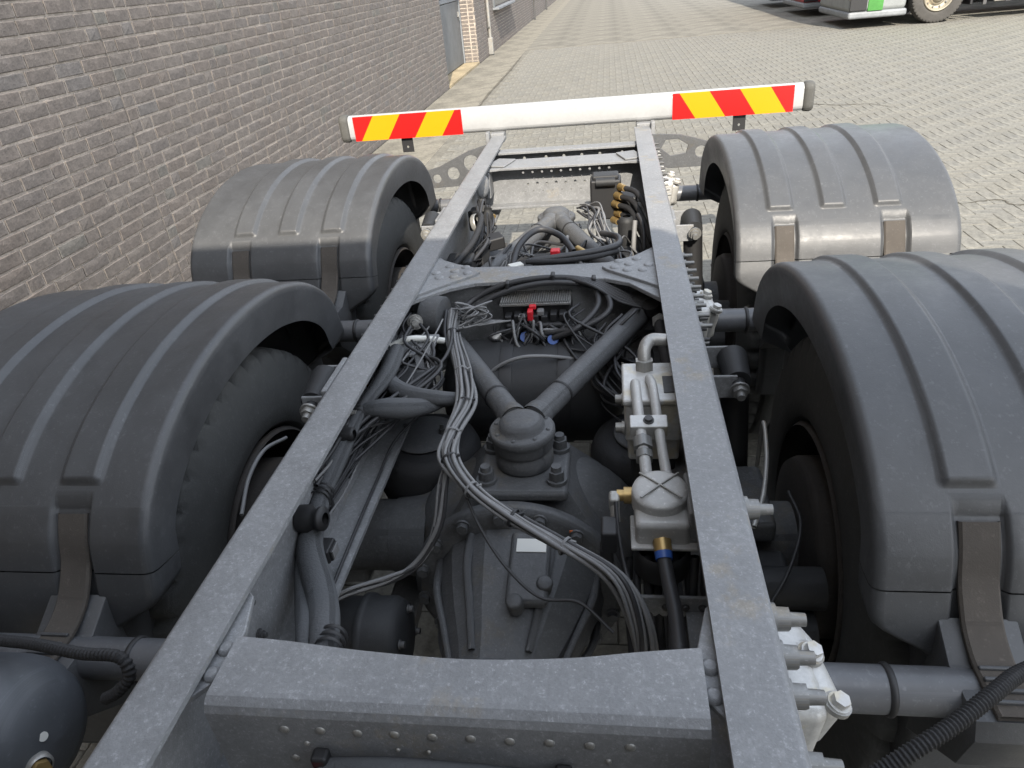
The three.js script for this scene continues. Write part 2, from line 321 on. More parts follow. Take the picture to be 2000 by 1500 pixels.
// frame rails: C section, opening inward
for (const s of [-1, 1]) {
  const sh = new THREE.Shape(), X0 = .42, X1 = .337, Y0 = .722, Y1 = 1.0, t = .008, R = .011;
  sh.moveTo(X1, Y1); sh.lineTo(X0 - R, Y1); sh.absarc(X0 - R, Y1 - R, R, Math.PI / 2, 0, true); sh.lineTo(X0, Y0 + R); sh.absarc(X0 - R, Y0 + R, R, 0, -Math.PI / 2, true);
  sh.lineTo(X1, Y0); sh.lineTo(X1, Y0 + t); sh.lineTo(X0 - t, Y0 + t); sh.lineTo(X0 - t, Y1 - t); sh.lineTo(X1, Y1 - t); sh.closePath();
  const g = new THREE.ExtrudeGeometry(sh, { depth: 6.5, bevelEnabled: true, bevelSize: .0008, bevelThickness: .0008, bevelSegments: 1, curveSegments: 5 }).translate(0, 0, -3.93);
  if (s < 0) g.rotateZ(Math.PI).translate(0, 1.722, 0);
  part('frame_rail', toCreasedNormals(g, .6), M.frame, T);
}
const rail = s => T.children.filter(c => c.name === 'frame_rail')[s < 0 ? 0 : 1];

// near crossmember
{
  const c = grp('crossmember', T), rear = [[-.313, -.633], [-.238, -.628], [-.131, -.617], [.011, -.609], [.144, -.616], [.241, -.630], [.319, -.640]];
  const curve = new THREE.SplineCurve(rear.map(p => new THREE.Vector2(...p))).getPoints(30).map(p => [p.x, p.y]);
  part('top_plate', [flat([[-.313, -.547], ...curve, [.319, -.547]], [], .008, .998, 0)], M.frame, c);
  const sh = new THREE.Shape(); sh.moveTo(-.547, .998); sh.absarc(-.547, .976, .022, Math.PI / 2, 0, true); sh.lineTo(-.525, .72); sh.lineTo(-.533, .72); sh.lineTo(-.533, .976); sh.absarc(-.547, .976, .014, 0, Math.PI / 2, false); sh.closePath();
  const w = new THREE.ExtrudeGeometry(sh, { depth: .632, bevelEnabled: false, curveSegments: 14 }).rotateY(-Math.PI / 2).translate(.319, 0, 0);
  part('web', [toCreasedNormals(w, 1.1)], M.frame, c);
  for (let k = 0; k < 10; k++) part('rivet', [rivet([-.21 + k * .0485, .957 + (k % 2) * .001, -.525], [0, 0, 1], .0065, .003)], M.zinc, c);
  for (const [x, y, r] of [[-.186, .93, .004], [-.065, .927, .003], [-.025, .926, .003], [.2, .928, .004], [-.21, .897, .006], [-.08, .895, .006], [.11, .893, .006], [.16, .893, .006], [.215, .895, .006]]) part('rivet', [rivet([x, y, -.525], [0, 0, 1], r, .003)], M.zinc, c);
  for (const s of [-1, 1]) {
    const gs = part('gusset', [flat((e => s > 0 ? e : e.reverse())([[s * .405, -.42], [s * .362, -.525], [s * .322, -.575], [s * .318, -.655], [s * .335, -.72], [s * .405, -.79]]), [], .008, .981)], M.frame, c);
    for (const z of [-.622, -.580]) part('rivet', [rivet([s * .3285, .982, z], [0, 1, 0], .0125, .008)], M.frame, gs);
  }
}
// middle crossmember with riveted gussets
{
  const c = grp('crossmember', T);
  const near = [[-.40, -1.76], [-.335, -1.84], [-.26, -1.905], [-.19, -1.94], [0, -1.95], [.19, -1.94], [.26, -1.90], [.33, -1.80], [.40, -1.70]], far = [[.40, -2.25], [.345, -2.185], [.28, -2.11], [.2, -2.062], [0, -2.058], [-.21, -2.066], [-.27, -2.10], [-.32, -2.14], [-.40, -2.25]];
  part('top_plate', [flat([...near, ...far], [], .009, .978)], M.frame, c);
  part('web', [bx(0, .85, -1.962, .79, .235, .008, .002), bx(0, .85, -2.048, .79, .235, .008, .002)], M.frame, c);
  part('bottom_plate', [flat([...near, ...far], [], .009, .738)], M.frame, c);
  for (const s of [-1, 1]) {
    const e = [[.395, -1.79], [.30, -1.89], [.2, -1.985], [.185, -2.01], [.2, -2.035], [.29, -2.08], [.395, -2.2]].map(([x, z]) => [s * x, z]);
    const gs = part('gusset', [flat(s > 0 ? e : e.reverse(), [], .008, .987)], M.frame, c);
    for (const [x, z] of [[.318, -2.006], [.285, -2.058], [.30, -1.968], [.262, -2.018], [.232, -2.045], [.256, -1.972], [.219, -1.998]]) part('rivet', [rivet([s * x, .987, z], [0, 1, 0], .0145, .006)], M.frame, gs);
  }
}
// rear crossmember: flanged, drilled web
{
  const c = grp('crossmember', T), holes = [];
  for (let k = 0; k < 10; k++) holes.push({ x: -.2 + k * .045, y: .925, r: .0075 });
  for (let k = 0; k < 9; k++) { holes.push({ x: -.18 + k * .045, y: .868 + (k % 2) * .004, r: .0075 }); holes.push({ x: -.2 + k * .045, y: .835, r: .005 }); }
  for (let k = 0; k < 7; k++) holes.push({ x: -.15 + k * .045, y: .895, r: .005 });
  part('web', [plate([[-.412, .78], [.412, .78], [.412, .965], [-.412, .965]], holes, .007).translate(0, 0, -3.425)], M.frame, c);
  part('top_flange', [flat([[-.41, -3.30], [-.30, -3.335], [0, -3.33], [.30, -3.335], [.41, -3.30], [.41, -3.50], [-.41, -3.50]], [], .008, .970)], M.frame, c);
  part('bottom_flange', [flat([[-.41, -3.36], [.41, -3.36], [.41, -3.5], [-.41, -3.5]], [], .008, .782)], M.frame, c);
  for (const s of [-1, 1]) part('gusset', [bx(s * .30, .977, -3.42, .09, .008, .14, .003, [0, s * .3, 0])], M.frame, c);
}
{
  const c = grp('crossmember', T), holes = [-.22, -.11, -.02, .07, .16, .27].map(x => ({ x, y: .93, r: .009 }));
  part('web', [plate([[-.412, .80], [.412, .80], [.412, .968], [-.412, .968]], holes, .007).translate(0, 0, -3.70)], M.frame, c);
  part('top_flange', [flat([[-.41, -3.625], [.41, -3.625], [.41, -3.703], [-.41, -3.703]], [], .008, .976)], M.frame, c);
}

/* mudguards */
const frontHalf = [[.530, .905], [.513, .955], [.480, 1.003], [.432, 1.045], [.362, 1.088], [.272, 1.124], [.16, 1.152], [0, 1.165]];
const fullProf = [...frontHalf, ...frontHalf.slice(0, -1).reverse().map(([d, y]) => [-d, y])];
const flapProf = [[.5305, .9025], [.545, .86], [.553, .80], [.557, .70], [.557, .55], [.545, .42]];
const XI = .60, XO = 1.265, panels = [[.694, .785], [.856, .942], [1.014, 1.105]], slots = [[.708, .792], [1.030, 1.118]];
function ramp(x, a, b, w) { return S(a, a + w, x) * (1 - S(b - w, b, x)); }
function shellGrid(prof, sSamples, xi, heightFn, xin) {
  const c = new THREE.CatmullRomCurve3(prof.map(([d, y]) => V(0, y, d)), false, 'centripetal'); c.arcLengthDivisions = 400;
  const e = [], R = .018;           // cross section: [x, inset along the normal]
  e.push([.012, -.104], [.006, -.07], [0, -.024]); for (let k = 1; k <= 5; k++) { const a = k / 5 * Math.PI / 2; e.push([R * (1 - Math.cos(a)), -R * (1 - Math.sin(a)) - .0]); }
  const xs = new Set(); for (let k = 1; k < 30; k++) xs.add(XI + R + k * (XO - XI - 2 * R) / 30);
  for (const [a, b] of [...panels, ...slots]) for (const w of [-.001, .003, .007, .011, .015, .018]) { xs.add(a + w); xs.add(b - w); }
  const mid = [...xs].sort((a, b) => a - b);
  const cols = [...e.map(v => [XI + v[0], v[1], 0]), ...mid.map(x => [x, 0, 1]), ...e.slice(1).reverse().map(v => [XO - v[0], v[1], 2])];
  const P = [], I = [], nC2 = cols.length;
  sSamples.forEach(t => {
    const o = c.getPointAt(t), g = c.getTangentAt(t), n = V(0, -g.z, g.y); if (n.dot(V(0, o.y - .55, o.z)) < 0) n.negate();
    const sh = xin ? xin(o.y) : 0;
    cols.forEach(([x, dn, k]) => {
      const xx = k === 2 ? x : k === 0 ? x + sh : Math.max(x, XI + .019 + sh);
      const h = dn + (k === 1 ? heightFn(xx, o) : 0);
      P.push(xx, o.y + n.y * h, o.z + n.z * h);
    });
  });
  for (let i = 0; i + 1 < sSamples.length; i++) for (let j2 = 0; j2 + 1 < nC2; j2++) { const a = i * nC2 + j2, b = a + 1, d = a + nC2, f = d + 1; I.push(a, b, d, b, f, d); }
  const g = new THREE.BufferGeometry(); g.setAttribute('position', new THREE.Float32BufferAttribute(P, 3)); g.setIndex(I); g.computeVertexNormals(); return g;
}
function mirror(g) {   // x -> -x with winding kept
  const m = g.clone(); m.scale(-1, 1, 1); if (m.index) { const a = m.index.array; for (let i = 0; i < a.length; i += 3) { const t = a[i]; a[i] = a[i + 1]; a[i + 1] = t; } } else { const p = m.attributes.position.array; for (let i = 0; i < p.length; i += 9) for (let k = 0; k < 3; k++) { const t = p[i + k]; p[i + k] = p[i + 3 + k]; p[i + 3 + k] = t; } m.computeVertexNormals(); return toCreasedNormals(m, .6); } m.computeVertexNormals(); return m;
}
const inSlots = x => Math.max(...slots.map(([a, b]) => ramp(x, a, b, .010)));
const inPanels = x => Math.max(...panels.map(([a, b]) => ramp(x, a, b, .017)));
const sTop = []; for (let k = 0; k <= 72; k++) sTop.push(k / 72);
for (const k of [.045, .048, .051, .082, .085, .088, .091, .094, .120, .1225, .125, .1275, .130, .1325, .135, .1375, .14, .1425, .145]) { sTop.push(k, 1 - k); }
sTop.sort((a, b) => a - b);
const shellTop = shellGrid(fullProf, sTop, XI, (x, o) => {
  const yy = o.y; return .0115 * inPanels(x) * S(1.034, 1.043, yy) - .012 * inSlots(x) * (1 - S(1.008, 1.017, yy));
});
const sFl = []; for (let k = 0; k <= 40; k++) sFl.push(k / 40);
const flapIn = y => .10 * S(.855, .77, y);
const flapF = shellGrid(flapProf, sFl, XI, (x, o) => -.012 * inSlots(x) * S(.80, .83, o.y), flapIn);
const flapB = (() => { const g = flapF.clone(); g.scale(1, 1, -1); g.translate(0, .006, .003); const a = g.index.array; for (let i = 0; i < a.length; i += 3) { const t = a[i]; a[i] = a[i + 1]; a[i + 1] = t; } g.computeVertexNormals(); return g; })();
// strap: band in the slot, then out over the support tube
function band(path, x0, x1, th) {
  const c = new THREE.CatmullRomCurve3(path.map(([d, y]) => V(0, y, d)), false, 'centripetal'), P = [], I = [], N = 40;
  for (let i = 0; i <= N; i++) {
    const o = c.getPointAt(i / N), g = c.getTangentAt(i / N), n = V(0, -g.z, g.y); if (n.z + n.y < 0) n.negate();
    for (const [x, h] of [[x0, 0], [x0, th * .6], [x0 + .004, th], [x1 - .004, th], [x1, th * .6], [x1, 0]]) P.push(x, o.y + n.y * h, o.z + n.z * h);
  }
  for (let i = 0; i < N; i++) for (let k = 0; k < 6; k++) { const a = i * 6 + k, b = i * 6 + (k + 1) % 6; I.push(a, b, a + 6, b, b + 6, a + 6); }
  const g = new THREE.BufferGeometry(); g.setAttribute('position', new THREE.Float32BufferAttribute(P, 3)); g.setIndex(I); g.computeVertexNormals(); return toCreasedNormals(g, .7);
}
const strapPath = [[.472, .994], [.495, .955], [.513, .915], [.535, .885], [.562, .858], [.60, .840], [.645, .834], [.692, .833]];
const pair = (g, s) => s > 0 ? g : mirror(g);
for (const zc of [Z1, Z2]) for (const s of [-1, 1]) {
  const gd = grp('mudguard', T); gd.position.z = zc;
  part('upper_shell', pair(shellTop, s).clone(), M.guard, gd);
  part('front_flap', pair(flapF, s).clone(), M.guard, gd);
  part('rear_flap', pair(flapB, s).clone(), M.guard, gd);
  for (const [a, b] of slots) {
    const st = part('strap', pair(band(strapPath, a + .013, b - .013, .009), s), M.strap, gd);
    for (let k = 0; k < 4; k++) part('buckle_rib', [bx(s * (a + b) / 2, .846 - k * .0006, .618 + k * .018, (b - a) * .62, .007, .006, .002)], M.guard, st);
    const wd = new THREE.Shape(); wd.moveTo(.545, .858); wd.lineTo(.60, .826); wd.lineTo(.69, .826); wd.lineTo(.70, .80); wd.lineTo(.68, .72); wd.lineTo(.545, .60); wd.closePath();
    const wg = new THREE.ExtrudeGeometry(wd, { depth: b - a + .02, bevelEnabled: true, bevelSize: .004, bevelThickness: .004, bevelSegments: 2 }).rotateY(-Math.PI / 2).translate(b + .01, 0, 0);
    part('strap_pocket', pair(toCreasedNormals(wg, .5), s), M.guard, gd);
  }
}
/* wheels: twin tyres on a dished rim */
function tyreGeo(xc, w, R) {
  const prof = [[-.42, .30], [-.49, .315], [-.50, .36], [-.49, .42], [-.47, .465], [-.445, .495], [-.40, .508], [-.27, .515], [-.255, .502], [-.22, .502], [-.205, .516], [-.07, .518], [-.055, .503], [-.02, .503], [-.005, .518]];
  const pr = [...prof, ...prof.slice().reverse().map(([a, b]) => [-a, b])], N = 215, P = [], I = [];
  for (let i = 0; i <= N; i++) { const a = i / N * 2 * Math.PI, notch = i % 5 === 0; pr.forEach(([x, r], k) => { let q = r; if (notch && r > .49 && r < .517 && Math.abs(x) > .26) q -= .02; q *= R / .518; P.push(xc + x * w, q * Math.cos(a), q * Math.sin(a)); }); }
  const n = pr.length; for (let i = 0; i < N; i++) for (let k = 0; k + 1 < n; k++) { const a = i * n + k; I.push(a, a + n, a + 1, a + 1, a + n, a + n + 1); }
  const g = new THREE.BufferGeometry(); g.setAttribute('position', new THREE.Float32BufferAttribute(P, 3)); g.setIndex(I); g.computeVertexNormals(); return g;
}
for (const zc of [Z1, Z2]) for (const s of [-1, 1]) {
  const w = grp('wheel', T); w.position.set(0, .505, zc);
  part('tyre', tyreGeo(s * .80, .29, .515), M.tyre, w); part('tyre', tyreGeo(s * 1.11, .29, .515), M.tyre, w);
  part('rim', [lathe([[.29, 0], [.30, .012], [.285, .03], [.262, .05], [.258, .14], [.262, .235], [.285, .25], [.30, .268], [.29, .28], [.24, .27], [.20, .2], [.0, .19]], [s * .655, 0, 0], [s, 0, 0], 48)], M.rim, w);
  part('brake_drum', [lathe([[0, 0], [.12, 0], [.205, .01], [.215, .03], [.215, .16], [.1, .17], [0, .17]], [s * .625, 0, 0], [s, 0, 0], 48)], M.rim, w);
}
// support tubes and their white cast brackets on the rails
for (const [z, y] of [[-.74, .80], [-2.01, .80], [-3.37, .80]]) for (const s of [-1, 1]) {
  const t = grp('guard_support', T);
  part('tube', [cyl([s * .45, y, z], [s * 1.22, y, z], .035, .035, 28)], M.tubePaint ??= mat([.16, .165, .175], { roughness: .38, map: plasticMap }), t);
  part('tube_clamp', [lathe([[.036, 0], [.039, .003], [.039, .008], [.036, .011]], [s * .60, y, z], [s, 0, 0], 28)], M.black, t);
  if (s < 0) { part('bracket', [bx(-.45, y, z, .06, .13, .10, .012), lathe([[.044, 0], [.044, .03], [.036, .034]], [-.47, y, z], [-1, 0, 0], 24)], M.dark, t); continue; }
  const br = part('cast_bracket', [bx(.452, y + .005, z + .03, .062, .17, .16, .02, [0, 0, -.12]), bx(.478, y + .03, z + .03, .05, .11, .12, .024, [.12, .25, -.2]), bx(.47, y + .05, z - .02, .06, .06, .07, .016, [.1, .5, 0]), lathe([[.052, 0], [.052, .02], [.046, .03], [.036, .03]], [.48, y, z], [1, 0, 0], 28)], M.white, t);
  for (const [dx, dy, dz] of [[.485, .092, .015], [.505, .078, .085]]) { part('bracket_bolt', [...bolt([dx, y + dy, z + dz], [.3, 1, .1], .0125, .014)], M.white, br); part('washer', [cyl([dx - .002, y + dy - .006, z + dz], [dx, y + dy + .001, z + dz], .019, .019, 18)], M.zinc, br); }
}
/* bolts through the rails */
for (const [y, z] of [[.965, -.72], [.955, -.665], [.95, -.61], [.94, -.525], [.965, -.95]]) part('bolt', bolt([.42, y, z], [1, 0, 0], .0175, .026, .022), M.bolt, rail(1));
for (let k = 0; k < 9; k++) { part('bolt', bolt([.42, .955, -1.66 - k * .062], [1, 0, 0], .010, .014, .024), M.bolt, rail(1)); part('bolt', bolt([.42, .90, -1.63 - k * .062], [1, 0, 0], .010, .014, .024), M.boltD, rail(1)); part('bolt', bolt([-.42, .955, -1.66 - k * .062], [-1, 0, 0], .010, .014, .02), M.boltD, rail(-1)); }
for (let k = 0; k < 9; k++) { part('bolt', bolt([.42, .965, -3.0 - k * .095], [1, 0, 0], .009, .012, .014), M.boltD, rail(1)); part('bolt', bolt([-.42, .965, -3.0 - k * .095], [-1, 0, 0], .009, .012, .014), M.boltD, rail(-1)); }
for (const [y, z] of [[.88, -.80], [.82, -.72], [.80, -.80], [.90, -1.25], [.86, -1.18]]) part('bolt', bolt([-.412, y, z], [1, 0, 0], .009, .010, .006), M.boltD, rail(-1));
for (const [y, z] of [[.935, -1.395], [.905, -1.355]]) part('bolt', bolt([-.412, y, z], [1, 0, 0], .012, .014, .014), M.zinc, rail(-1));

for (let k = 0; k < 7; k++) part('bolt', bolt([.42, .86 + (k % 2) * .05, -1.75 - k * .05], [1, 0, 0], .013, .016, .03), M.bolt, rail(1));
for (let k = 0; k < 12; k++) part('bolt', bolt([.42, .92, -2.95 - k * .075], [1, 0, 0], .010, .014, .02), M.bolt, rail(1));
/* rear wing plates carrying the last guards */
{
  const w = [[.418, 1.0], [.458, .999], [.556, .99], [.62, .972], [.72, .94], [.72, .86], [.66, .835], [.50, .833], [.418, .86]], hs = [[[.459, .93], [.483, .972], [.544, .974], [.595, .941], [.584, .90], [.509, .89]], { x: .655, y: .905, r: .03 }];
  part('wing_plate', [plate(w.slice().reverse(), hs, .008).translate(0, 0, -3.72)], M.cast, T);
  part('wing_plate', [plate([[-.418, 1.0], [-.508, .978], [-.666, .909], [-.75, .887], [-.75, .80], [-.569, .805], [-.418, .86]], [{ x: -.50, y: .918, r: .042 }, { x: -.60, y: .870, r: .034 }, { x: -.69, y: .848, r: .024 }], .008).translate(0, 0, -3.72)], M.cast, T);
}
/* striped marker bar */
{
  const b = grp('marker_bar', T), y = 1.08, z = -4.0, x0 = -1.205, x1 = 1.175, hh = .066, hd = .036, r = .033;
  const prof = (k) => { const s = new THREE.Shape(), a = hd + k, h = hh + k; s.moveTo(-a + r, -h); s.lineTo(a - r, -h); s.absarc(a - r, -h + r, r, -Math.PI / 2, 0); s.lineTo(a, h - r); s.absarc(a - r, h - r, r, 0, Math.PI / 2); s.lineTo(-a + r, h); s.absarc(-a + r, h - r, r, Math.PI / 2, Math.PI); s.lineTo(-a, -h + r); s.absarc(-a + r, -h + r, r, Math.PI, Math.PI * 1.5); return s; };
  const ext = (k, xa, xb, bv = 0) => toCreasedNormals(new THREE.ExtrudeGeometry(prof(k), { depth: xb - xa - 2 * bv, bevelEnabled: bv > 0, bevelSize: bv, bevelThickness: bv, bevelOffset: -bv, bevelSegments: 3, curveSegments: 8 }).rotateY(Math.PI / 2).translate(xa + bv, y, z), .6);
  part('beam', [ext(0, x0, x1)], M.barWhite, b);
  part('end_cap', [ext(.006, x0 - .055, x0, .018)], M.cap, b); part('end_cap', [ext(.006, x1, x1 + .055, .018)], M.cap, b);
  const board = (xa, xb, dir) => {      // five slanted stripes cut to the board, each a thin reflective sheet
    const H = .0635, yA = y - H, yB = y + H, n = 5, sl = 2 * H * .66, wdt = (xb - xa + sl * .0) / 4.0;
    const bd = part('reflector_board', [plate([[xa, yA], [xb, yA], [xb, yB], [xa, yB]], [], .002, .0004).translate(0, 0, z + hd + .0016)], M.barWhite, b);
    const clip = (p, c, keep) => { const o = []; p.forEach((q, i) => { const t = p[(i + 1) % p.length], a = (q[0] - c) * keep >= 0, e = (t[0] - c) * keep >= 0; if (a) o.push(q); if (a !== e) { const k = (c - q[0]) / (t[0] - q[0]); o.push([c, q[1] + (t[1] - q[1]) * k]); } }); return o; };
    for (let k = -1; k <= 5; k++) {
      const s0 = xa + (k - .5) * wdt, s1 = s0 + wdt, sh = dir > 0 ? sl : -sl;
      let p = [[s0 - sh / 2, yA], [s1 - sh / 2, yA], [s1 + sh / 2, yB], [s0 + sh / 2, yB]];
      p = clip(clip(p, xa, 1), xb, -1); if (p.length < 3) continue;
      part('stripe', [plate(p, [], .0012, 0).translate(0, 0, z + hd + .0036)], (k & 1) ? M.reflYel : M.reflRed, bd);
    }
  };
  board(-1.175, -.572, 1); board(.532, 1.128, -1);
  for (const x of [-.895, .873]) part('mounting_tab', [plate([[x - .03, .938], [x + .03, .938], [x + .03, 1.03], [x - .03, 1.03]], [{ x, y: .965, r: .008 }], .005).translate(0, 0, z + .012)], M.black, b);
  for (const s of [-1, 1]) part('bar_bracket', [bx(s * .385, .99, -3.975, .075, .05, .09, .006), bx(s * .43, .97, -3.9, .02, .12, .05, .005)], M.frame, b);
}

/* V rods: each a pair of tubes meeting in a ball joint on the axle */
function vrod(hub, ends, rev) {
  const g = grp('v_rod', T);
  for (const e of ends) {
    const d = V(...e).sub(V(...hub)).normalize(), a = V(...hub).addScaledVector(d, .05);
    part('rod_tube', [cyl(a.toArray(), e, .030, .030, 28), lathe([[.034, 0], [.035, .012], [.033, .03], [.030, .034]], a.toArray(), d.toArray(), 28)], M.cast, g);
    part('rod_clamp', [lathe([[.031, 0], [.0325, .002], [.0325, .007], [.031, .009]], V(...hub).addScaledVector(d, .17).toArray(), d.toArray(), 24)], M.black, g);
    part('rod_end', [cyl([e[0], e[1] - .045, e[2]], [e[0], e[1] + .045, e[2]], .043, .043, 24)], M.cast, g);
  }
  const h = V(...hub);
  const jt = part('ball_joint', [lathe([[.058, -.085], [.066, -.08], [.066, -.055], [.060, -.05], [.060, -.042], [.068, -.036], [.068, -.012], [.074, -.008], [.074, .004], [.070, .009], [.052, .010], [.050, .022], [.040, .031], [.022, .035], [0, .036]], hub, [0, 1, 0], 48)], M.cast, g);
  for (let k = 0; k < 8; k++) { const a = k / 8 * 6.283 + .2; part('cover_screw', [rivet([h.x + .061 * Math.cos(a), h.y + .009, h.z + .061 * Math.sin(a)], [0, 1, 0], .005, .004)], M.cast, jt); }
  part('base_plate', [bx(h.x, h.y - .10, h.z + .02, .205, .03, .19, .012)], M.cast, g);
  for (const [dx, dz] of [[-.078, -.045], [.078, -.045], [-.078, .075], [.078, .075]]) part('bolt', [...bolt([h.x + dx, h.y - .085, h.z + dz], [0, 1, 0], .0185, .03), cyl([h.x + dx, h.y - .055, h.z + dz], [h.x + dx, h.y - .043, h.z + dz], .012, .011, 12)], M.cast, g);
}
vrod([.008, .876, -1.32], [[-.285, .845, -1.9], [.305, .885, -1.92]]);
vrod([.0, .915, -2.74], [[-.245, .905, -2.06], [.26, .905, -2.06]]);

/* drive axles */
function axle(z, nose) {
  const a = grp('axle', T), y = .52;
  const ban = new THREE.SphereGeometry(1, 48, 28); ban.scale(.29, .235, .19).translate(0, y + .01, z);
  part('axle_housing', [cyl([-.66, y, z], [.66, y, z], .092, .092, 36), ban, lathe([[.12, 0], [.108, .03], [.096, .10]], [-.25, y, z], [-1, 0, 0], 36), lathe([[.12, 0], [.108, .03], [.096, .10]], [.25, y, z], [1, 0, 0], 36)], M.cast, a);
  const ped = new THREE.CylinderGeometry(.13, .27, .14, 4, 1).rotateY(Math.PI / 4).scale(1, 1, .8).translate(0, y + .195, z + .03);
  part('joint_pedestal', [toCreasedNormals(ped.toNonIndexed(), .3)], M.cast, a);
  if (nose) {
    const zc = z + .185, cx = -.012;
    part('carrier_flange', [lathe([[.11, -.02], [.225, -.02], [.24, -.01], [.24, .012], [.225, .02], [.19, .022]], [cx, y + .02, zc], [0, 0, 1], 64)], M.cast, a);
    for (let k = 0; k < 16; k++) { const t = k / 16 * 6.283 + .1; part('bolt', bolt([cx + .222 * Math.cos(t), y + .02 + .222 * Math.sin(t), zc + .02], [0, 0, 1], .013, .016), M.cast, a); }
    part('nose_casting', [crease(lathe([[.195, 0], [.19, .04], [.172, .10], [.145, .17], [.118, .23], [.105, .275], [.11, .285], [.112, .31], [.10, .318], [.06, .32]], [cx, y + .02, zc + .015], [-.03, .015, 1], 13))], M.cast, a);
    // ribs and bosses cast on the nose
    for (const ang of [20, 62, 118, 152, 200, 340]) { const t = ang * Math.PI / 180, c = Math.cos(t), s2 = Math.sin(t), p = (r, w) => [cx + r * c, y + .02 + r * s2, zc + w]; part('rib', [fat([p(.19, .02), p(.183, .10), p(.152, .18), p(.118, .27)], q => .010 - q * .003, 8, 16)], M.cast, a); }
    part('flat_boss', [bx(.035, y + .187, zc + .115, .085, .03, .17, .012, [.22, 0, 0])], M.cast, a);
    part('type_label', [bx(.038, y + .2125, zc + .075, .062, .002, .032, 0, [.22, 0, 0])], M.label, a);
    part('plug', [lathe([[.017, 0], [.017, .03], [.013, .036], [0, .036]], [.015, y + .165, zc + .20], [0, 1, .35], 16)], M.cast, a);
    part('plug', [lathe([[.017, 0], [.017, .03], [.013, .036], [0, .036]], [.065, y + .165, zc + .15], [.2, 1, .35], 16)], M.cast, a);
    part('paint_mark', [bx(.12, y + .2, zc + .0215, .012, .012, .002, 0)], mat([.5, .12, .03]), a);
    part('pinion_flange', [lathe([[0, 0], [.03, .004], [.06, .004], [.085, -.004], [.09, -.02]], [cx - .012, y + .028, zc + .36], [0, 0, 1], 36)], M.zinc, a);
    part('pinion_seal', [lathe([[.112, -.03], [.118, -.02], [.118, .0], [.10, .008], [.088, .004]], [cx - .011, y + .027, zc + .345], [0, 0, 1], 40)], M.black, a);
    part('propeller_shaft', [cyl([cx - .012, y + .03, zc + .365], [-.02, .62, 1.4], .055, .055, 28)], M.dark, a);
  }
  for (const s of [-1, 1]) {
    const bc = grp('brake_chamber', a);
    part('canister', [lathe([[0, -.01], [.05, -.01], [.078, .0], [.086, .02], [.086, .06], [.093, .064], [.093, .078], [.086, .082], [.086, .13], [.075, .15], [.045, .158], [0, .158]], [s * .40, .52, z + .33], [-s, .05, 0], 40)], M.dark, bc);
    for (const t of [.6, 2.2, 3.8, 5.3]) part('stud', bolt([s * .245, .525 + .06 * Math.sin(t), z + .33 + .06 * Math.cos(t)], [-s, 0, 0], .008, .012), M.boltD, bc);
    part('spring_seat', [bx(s * .50, .635, z, .13, .06, .22, .015), bx(s * .50, .50, z + .02, .12, .22, .06, .012)], M.cast, a);
    part('camshaft_bracket', [bx(s * .53, .56, z + .17, .11, .07, .12, .015), cyl([s * .48, .585, z + .22], [s * .64, .585, z + .22], .045, .045, 24), cyl([s * .48, .50, z + .27], [s * .62, .50, z + .27], .05, .05, 24)], M.dark, a);
  }
}
axle(Z1, true); axle(Z2, false);
/* air bellows beside the rails */
for (const zc of [-1.555, -2.98]) for (const s of [-1, 1]) {
  const b = grp('air_bellows', T), x = s * .295;
  part('bellow', [lathe([[.07, 0], [.10, .005], [.118, .03], [.122, .08], [.128, .12], [.138, .16], [.147, .20], [.147, .255], [.135, .285], [.11, .298], [0, .30]], [x, .40, zc], [0, 1, 0], 48)], M.rubber, b);
  part('piston', [lathe([[.10, 0], [.105, .06], [.08, .09], [.06, .1]], [x, .31, zc], [0, 1, 0], 36)], M.black, b);
  part('top_plate', [lathe([[0, 0], [.085, 0], [.085, .012], [.03, .016], [0, .016]], [x, .698, zc], [0, 1, 0], 32)], M.cast, b);
  for (const d of [-.05, .05]) part('stud', bolt([x + d, .712, zc], [0, 1, 0], .01, .014, .012), M.boltD, b);
  part('carrier_arm', [bx(s * .36, .30, zc + .1, .09, .045, .62, .012)], M.cast, b);
}
/* air tank between the rods, with straps */
{
  const t = grp('air_tank', T), y = .70, z = -1.79, r = .150;
  part('tank_body', [lathe([[0, 0], [.06, .006], [.11, .024], [.14, .055], [r, .09], [r, .44], [.14, .475], [.11, .506], [.06, .524], [0, .53]], [-.285, y, z], [1, 0, 0], 48)], M.dark, t);
  for (const x of [-.10, .06]) part('tank_strap', [lathe([[r + .001, 0], [r + .004, .001], [r + .004, .034], [r + .001, .035]], [x, y, z], [1, 0, 0], 48)], M.black, t);
}
{ // side tank at the near left, domed end with a plug and a paper dot
  const t = grp('air_tank', T), y = .79, z = -.60, r = .12;
  part('tank_body', [lathe([[0, 0], [.045, .005], [.080, .02], [.105, .045], [.117, .075], [r, .10], [r, .44], [.11, .48], [.06, .524], [0, .53]], [-.655, y, z], [-1, 0, 0], 56)], M.tankPaint ??= mat([.13, .14, .155], { roughness: .5, map: plasticMap }), t);
  part('drain_boss', [lathe([[.019, 0], [.019, .012], [.015, .016]], [-.664, y + .0, z + .045], [.85, .2, .45], 28)], M.zinc, t);
  part('drain_plug', [cyl([-.655, y + .002, z + .0515], [-.643, y + .005, z + .058], .0145, .014, 6)], M.brass, t);
  part('paper_dot', [cyl([-.660, y + .03, z + .02], [-.6575, y + .0308, z + .0208], .007, .007, 20)], M.label, t);
}

